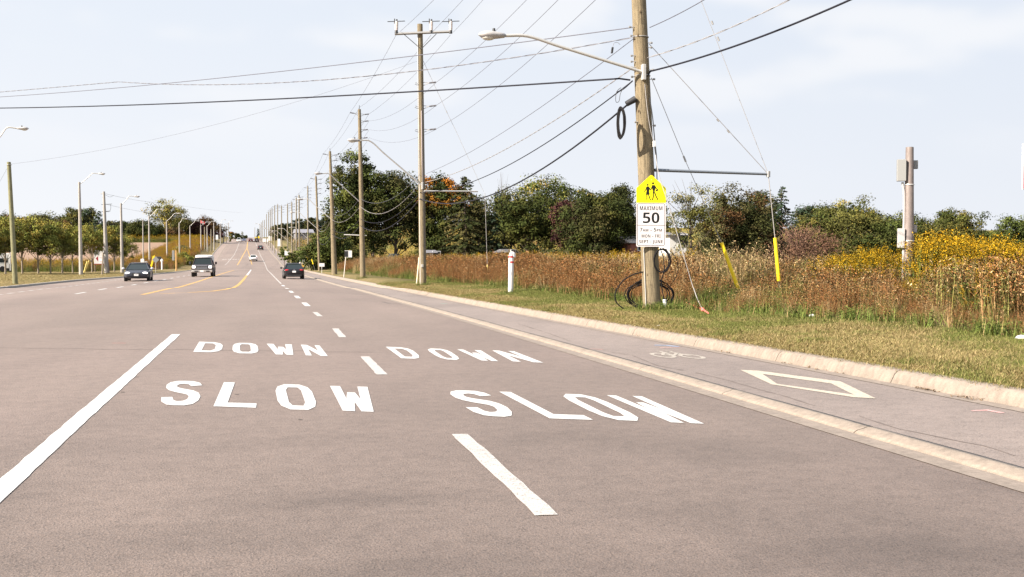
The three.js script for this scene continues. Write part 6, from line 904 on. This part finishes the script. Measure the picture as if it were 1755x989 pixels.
{
  const r = rng(4242);
  const visible = (d, t) => { const x = d * Math.cos(YAW) - t * Math.sin(YAW), z = d * Math.sin(YAW) + t * Math.cos(YAW); return z > 2 && Math.abs(x / z) < 0.85; };
  // right-hand weeds
  for (let i = 0; i < 60000; i++) {
    const t = 6 + Math.pow(r(), 1.35) * 190, e = weedEdge(t), u = Math.pow(r(), 1.25) * (t < 60 ? 42 : 60), d = e + u;
    if (!visible(d, t)) continue; if (u > 10 && r() < 0.45) continue;
    if (t > 175 && u < 3) continue;
    const n = fbm(d * 0.13 + 3, t * 0.07, 3), n2 = fbm(d * 0.3 + 40, t * 0.2 + 8, 3), right = d / t > 0.42 ? 1 : 0, f = d / Math.max(t, 1);
    const edgeK = smooth(0, 3, u); let kind, s = 1;
    if (u < 0.7 && r() < 0.7) { put('edge', d, t, 0.6 + r() * 0.7, r); continue; }
    const low = f > 0.3 ? lerp(1, lerp(0.5, 0.78, smooth(0, 7, u)), smooth(0.3, 0.42, f)) : 1, hv = right ? 0.5 + 0.95 * fbm(d * 0.45 + 7, t * 0.3, 2) : 0.5 + 0.95 * fbm(d * 0.5, t * 0.3, 3); s = hv * low;
    if (f > 0.42 && u > 12 && r() < 0.5) continue;
    if (false) { }
    else if (n2 > 0.59) kind = r() < 0.6 ? 'olive' : 'green';
    else if (n > 0.62) kind = r() < 0.5 ? 'tan' : 'brown';
    else kind = r() < (right ? 0.62 : 0.86) ? 'brown' : r() < 0.35 ? 'tan' : r() < 0.6 ? 'olive' : 'green';
    if (!right && u > 5 && r() < 0.012) kind = 'gold';
    if (!right && t > 60 && u > 8 && n2 < 0.36 && r() < 0.4) kind = 'gold';
    put(kind, d, t, (0.5 + 0.46 * edgeK + r() * 0.3) * s, r, 0.9 + r() * 0.2);
  }
  // goldenrod thickets round the steel post
  for (const [x, y, Z, w, n] of [[1432, 436, 30, 26, 60], [1462, 424, 31, 30, 70], [1500, 418, 32, 34, 80], [1535, 424, 33, 26, 50], [1592, 400, 29, 24, 80], [1628, 394, 30, 28, 120], [1668, 402, 28, 30, 130], [1712, 405, 27, 34, 130], [1752, 416, 25, 34, 110], [1640, 440, 26, 50, 70], [1720, 450, 23, 40, 60], [1790, 440, 24, 40, 70], [1330, 462, 34, 24, 20], [1570, 436, 26, 30, 30], [1690, 450, 22, 24, 20]])
    for (let i = 0; i < n; i++) { const g1 = (r() + r() + r() - 1.5) * 1.2, p = spot(x + g1 * w, Z + (r() - 0.5) * 4), k = 1 - 0.3 * Math.abs(g1), top = at(x, y, Z).y - H(p.x, -p.z); put(r() < 0.74 ? 'gold' : r() < 0.6 ? 'olive' : 'green', p.x, -p.z, clamp(top / 1.42 * k, 0.5, 1.9) * (0.86 + r() * 0.22), r); }
  for (const [x, y, Z, w, n, ks, hh] of [[1268, 498, 29, 20, 60, ['green', 'edge'], 0.8], [1285, 452, 33, 36, 70, ['olive', 'tan'], 1.15], [1225, 436, 36, 24, 40, ['olive', 'tan'], 1.2], [1180, 446, 35, 30, 50, ['brown', 'tan'], 1.05], [1360, 440, 38, 30, 30, ['green', 'olive'], 1.0], [1420, 470, 26, 30, 40, ['tan', 'brown'], 0.8], [1650, 470, 22, 40, 50, ['green', 'olive'], 1.0], [1740, 480, 20, 40, 40, ['brown', 'olive'], 1.0], [1215, 505, 28, 22, 40, ['green', 'edge'], 0.6], [1290, 516, 27, 30, 36, ['brown', 'tan'], 0.5]])
    for (let i = 0; i < n; i++) { const p = spot(x + (r() + r() - 1) * w, Z + (r() - 0.5) * 3); put(ks[Math.floor(r() * ks.length)], p.x, -p.z, hh * (0.75 + r() * 0.5), r); }
  for (let i = 0; i < 4200; i++) { const t = 20 + Math.pow(r(), 0.7) * 90, d = weedEdge(t) + 4 + r() * 26; if (fbm(d * 0.3 + 17, t * 0.12, 3) < 0.46) continue; if (visible(d, t) && d / t < 0.45) put(r() < 0.72 ? 'tan' : r() < 0.6 ? 'olive' : 'gold', d, t, 0.95 + r() * 0.4, r); }
  // hill field, right
  for (let i = 0; i < 4200; i++) { const t = 190 + r() * 260, d = outR(t) + 7 + r() * 70; put(['olive', 'tan', 'gold', 'green', 'brown'][Math.floor(r() * 5)], d, t, 1 + r() * 0.6, r); }
  // left: goldenrod hedge behind the young trees and along the field
  for (let i = 0; i < 16000; i++) { const t = 108 + r() * 200, off = 9.5 + Math.pow(r(), 1.4) * 40, d = outL(t) - off; if (inField(d, t) && fieldEdgeNear(d) + 6 < t) continue; if (t > 250 && off > 14) continue; const x = 447 + (d / 0.97) * FOCAL / (t * 0.97); if (t < 137 && x > -60) { if (depthOf(V(d, 0, -t)) < 123) continue; } put(['gold', 'olive', 'olive', 'brown', 'green'][Math.floor(r() * 5)], d, t, 0.75 + r() * 0.6, r); }
  for (let i = 0; i < 5000; i++) { const t = 185 + r() * 240, d = outL(t) - 3.2 - r() * 10; put(r() < 0.6 ? 'brown' : r() < 0.5 ? 'olive' : 'gold', d, t, 1 + r() * 0.7, r); }
  for (let i = 0; i < 5000; i++) { const d = -20 - r() * 130, t = 372 + (d + 60) * 0.25 + r() * 22; put(r() < 0.35 ? 'gold' : 'olive', d, t, 1.2 + r() * 0.8, r); }
  // mown grass on the right verge, thinning with distance; a little on the kerb's back edge
  for (let i = 0; i < 190000; i++) { const t = 5 + Math.pow(r(), 1.7) * 60, d = outR(t) + 0.19 + r() * (weedEdge(t) - outR(t) + 0.1); if (!visible(d, t)) continue; const gn = fbm(d * 0.55 + 3, t * 0.28, 3) * 0.6 + fbm(d * 2.1, t * 1.6, 2) * 0.4 + 0.22 * smooth(-2.2, -0.4, d - weedEdge(t)); put(gn + (r() - 0.5) * 0.22 > 0.63 ? 'lawngreen' : 'lawn', d, t, 0.8 + r() * 0.7 + t * 0.01, r, 0.7 + r() * 0.7); }
  for (let i = 0; i < 9000; i++) { const t = 55 + r() * 70, d = outL(t) - 0.2 - r() * 12; put('lawn', d, t, 1.5 + r() * 1.2, r); }
  for (const [x, y, n] of [[1118, 532, 60], [1140, 533, 40], [725, 489, 24], [875, 504, 20], [622, 476, 12]]) { const c = hit(x, y); for (let i = 0; i < n; i++) put('edge', c.x + (r() - 0.5) * 0.8, -c.z + (r() - 0.5) * 0.5, 0.4 + r() * 0.5, r); }
}
{ // dark undergrowth that closes the gaps below the right-hand trees
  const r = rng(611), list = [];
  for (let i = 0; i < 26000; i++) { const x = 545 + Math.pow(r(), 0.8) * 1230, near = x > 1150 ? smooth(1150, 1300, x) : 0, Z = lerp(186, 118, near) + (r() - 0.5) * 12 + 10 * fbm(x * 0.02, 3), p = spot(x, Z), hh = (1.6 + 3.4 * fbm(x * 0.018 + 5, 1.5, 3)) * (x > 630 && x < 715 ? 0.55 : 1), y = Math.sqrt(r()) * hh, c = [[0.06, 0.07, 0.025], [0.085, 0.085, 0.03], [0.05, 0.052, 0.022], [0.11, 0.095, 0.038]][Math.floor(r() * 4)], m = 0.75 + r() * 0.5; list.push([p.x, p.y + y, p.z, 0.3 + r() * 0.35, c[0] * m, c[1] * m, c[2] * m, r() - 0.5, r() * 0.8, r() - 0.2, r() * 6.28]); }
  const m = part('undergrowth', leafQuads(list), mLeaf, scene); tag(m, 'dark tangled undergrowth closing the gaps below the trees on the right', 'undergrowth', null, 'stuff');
}
const WORDS = { brown: ['dried rust brown weeds filling the ground beyond the right verge', 'weeds'], tan: ['pale straw coloured dry grass among the brown weeds', 'grass'], green: ['green leafy weeds low among the brown ones', 'weeds'], olive: ['olive green tall weeds scattered among the brown ones', 'weeds'], gold: ['yellow flowering goldenrod on the right and along the left field', 'goldenrod'], lawn: ['short dry mown grass blades on the verges', 'grass'], lawngreen: ['short green patches of mown grass on the right verge', 'grass'], edge: ['unmown green grass along the edge of the weeds', 'grass'] };
for (const k of Object.keys(WORDS)) {
  const o = new THREE.Group(); o.name = numbered({ brown: 'dry_weeds', tan: 'straw_grass', green: 'green_weeds', olive: 'tall_weeds', gold: 'goldenrod', lawn: 'mown_grass', lawngreen: 'green_mown_grass', edge: 'edge_grass' }[k]); tag(o, WORDS[k][0], WORDS[k][1], null, 'stuff'); scene.add(o);
  for (const p of Object.values(plants)) if (p.kind === k) { const m = new THREE.InstancedMesh(geosOf[k][p.v], mLeaf, p.m.length); m.name = 'plants'; p.m.forEach((x, i) => { m.setMatrixAt(i, x); m.setColorAt(i, p.c[i]); }); m.castShadow = m.receiveShadow = true; m.userData.kind = 'stuff'; o.add(m); }
}

// ───────────────────────────── draw
for (const o of scene.children) for (const k of ['q', 'base', 'r0', 'r1', 'Z', 'S', 'lit', 'ins']) delete o[k];
renderer.render(scene, camera);
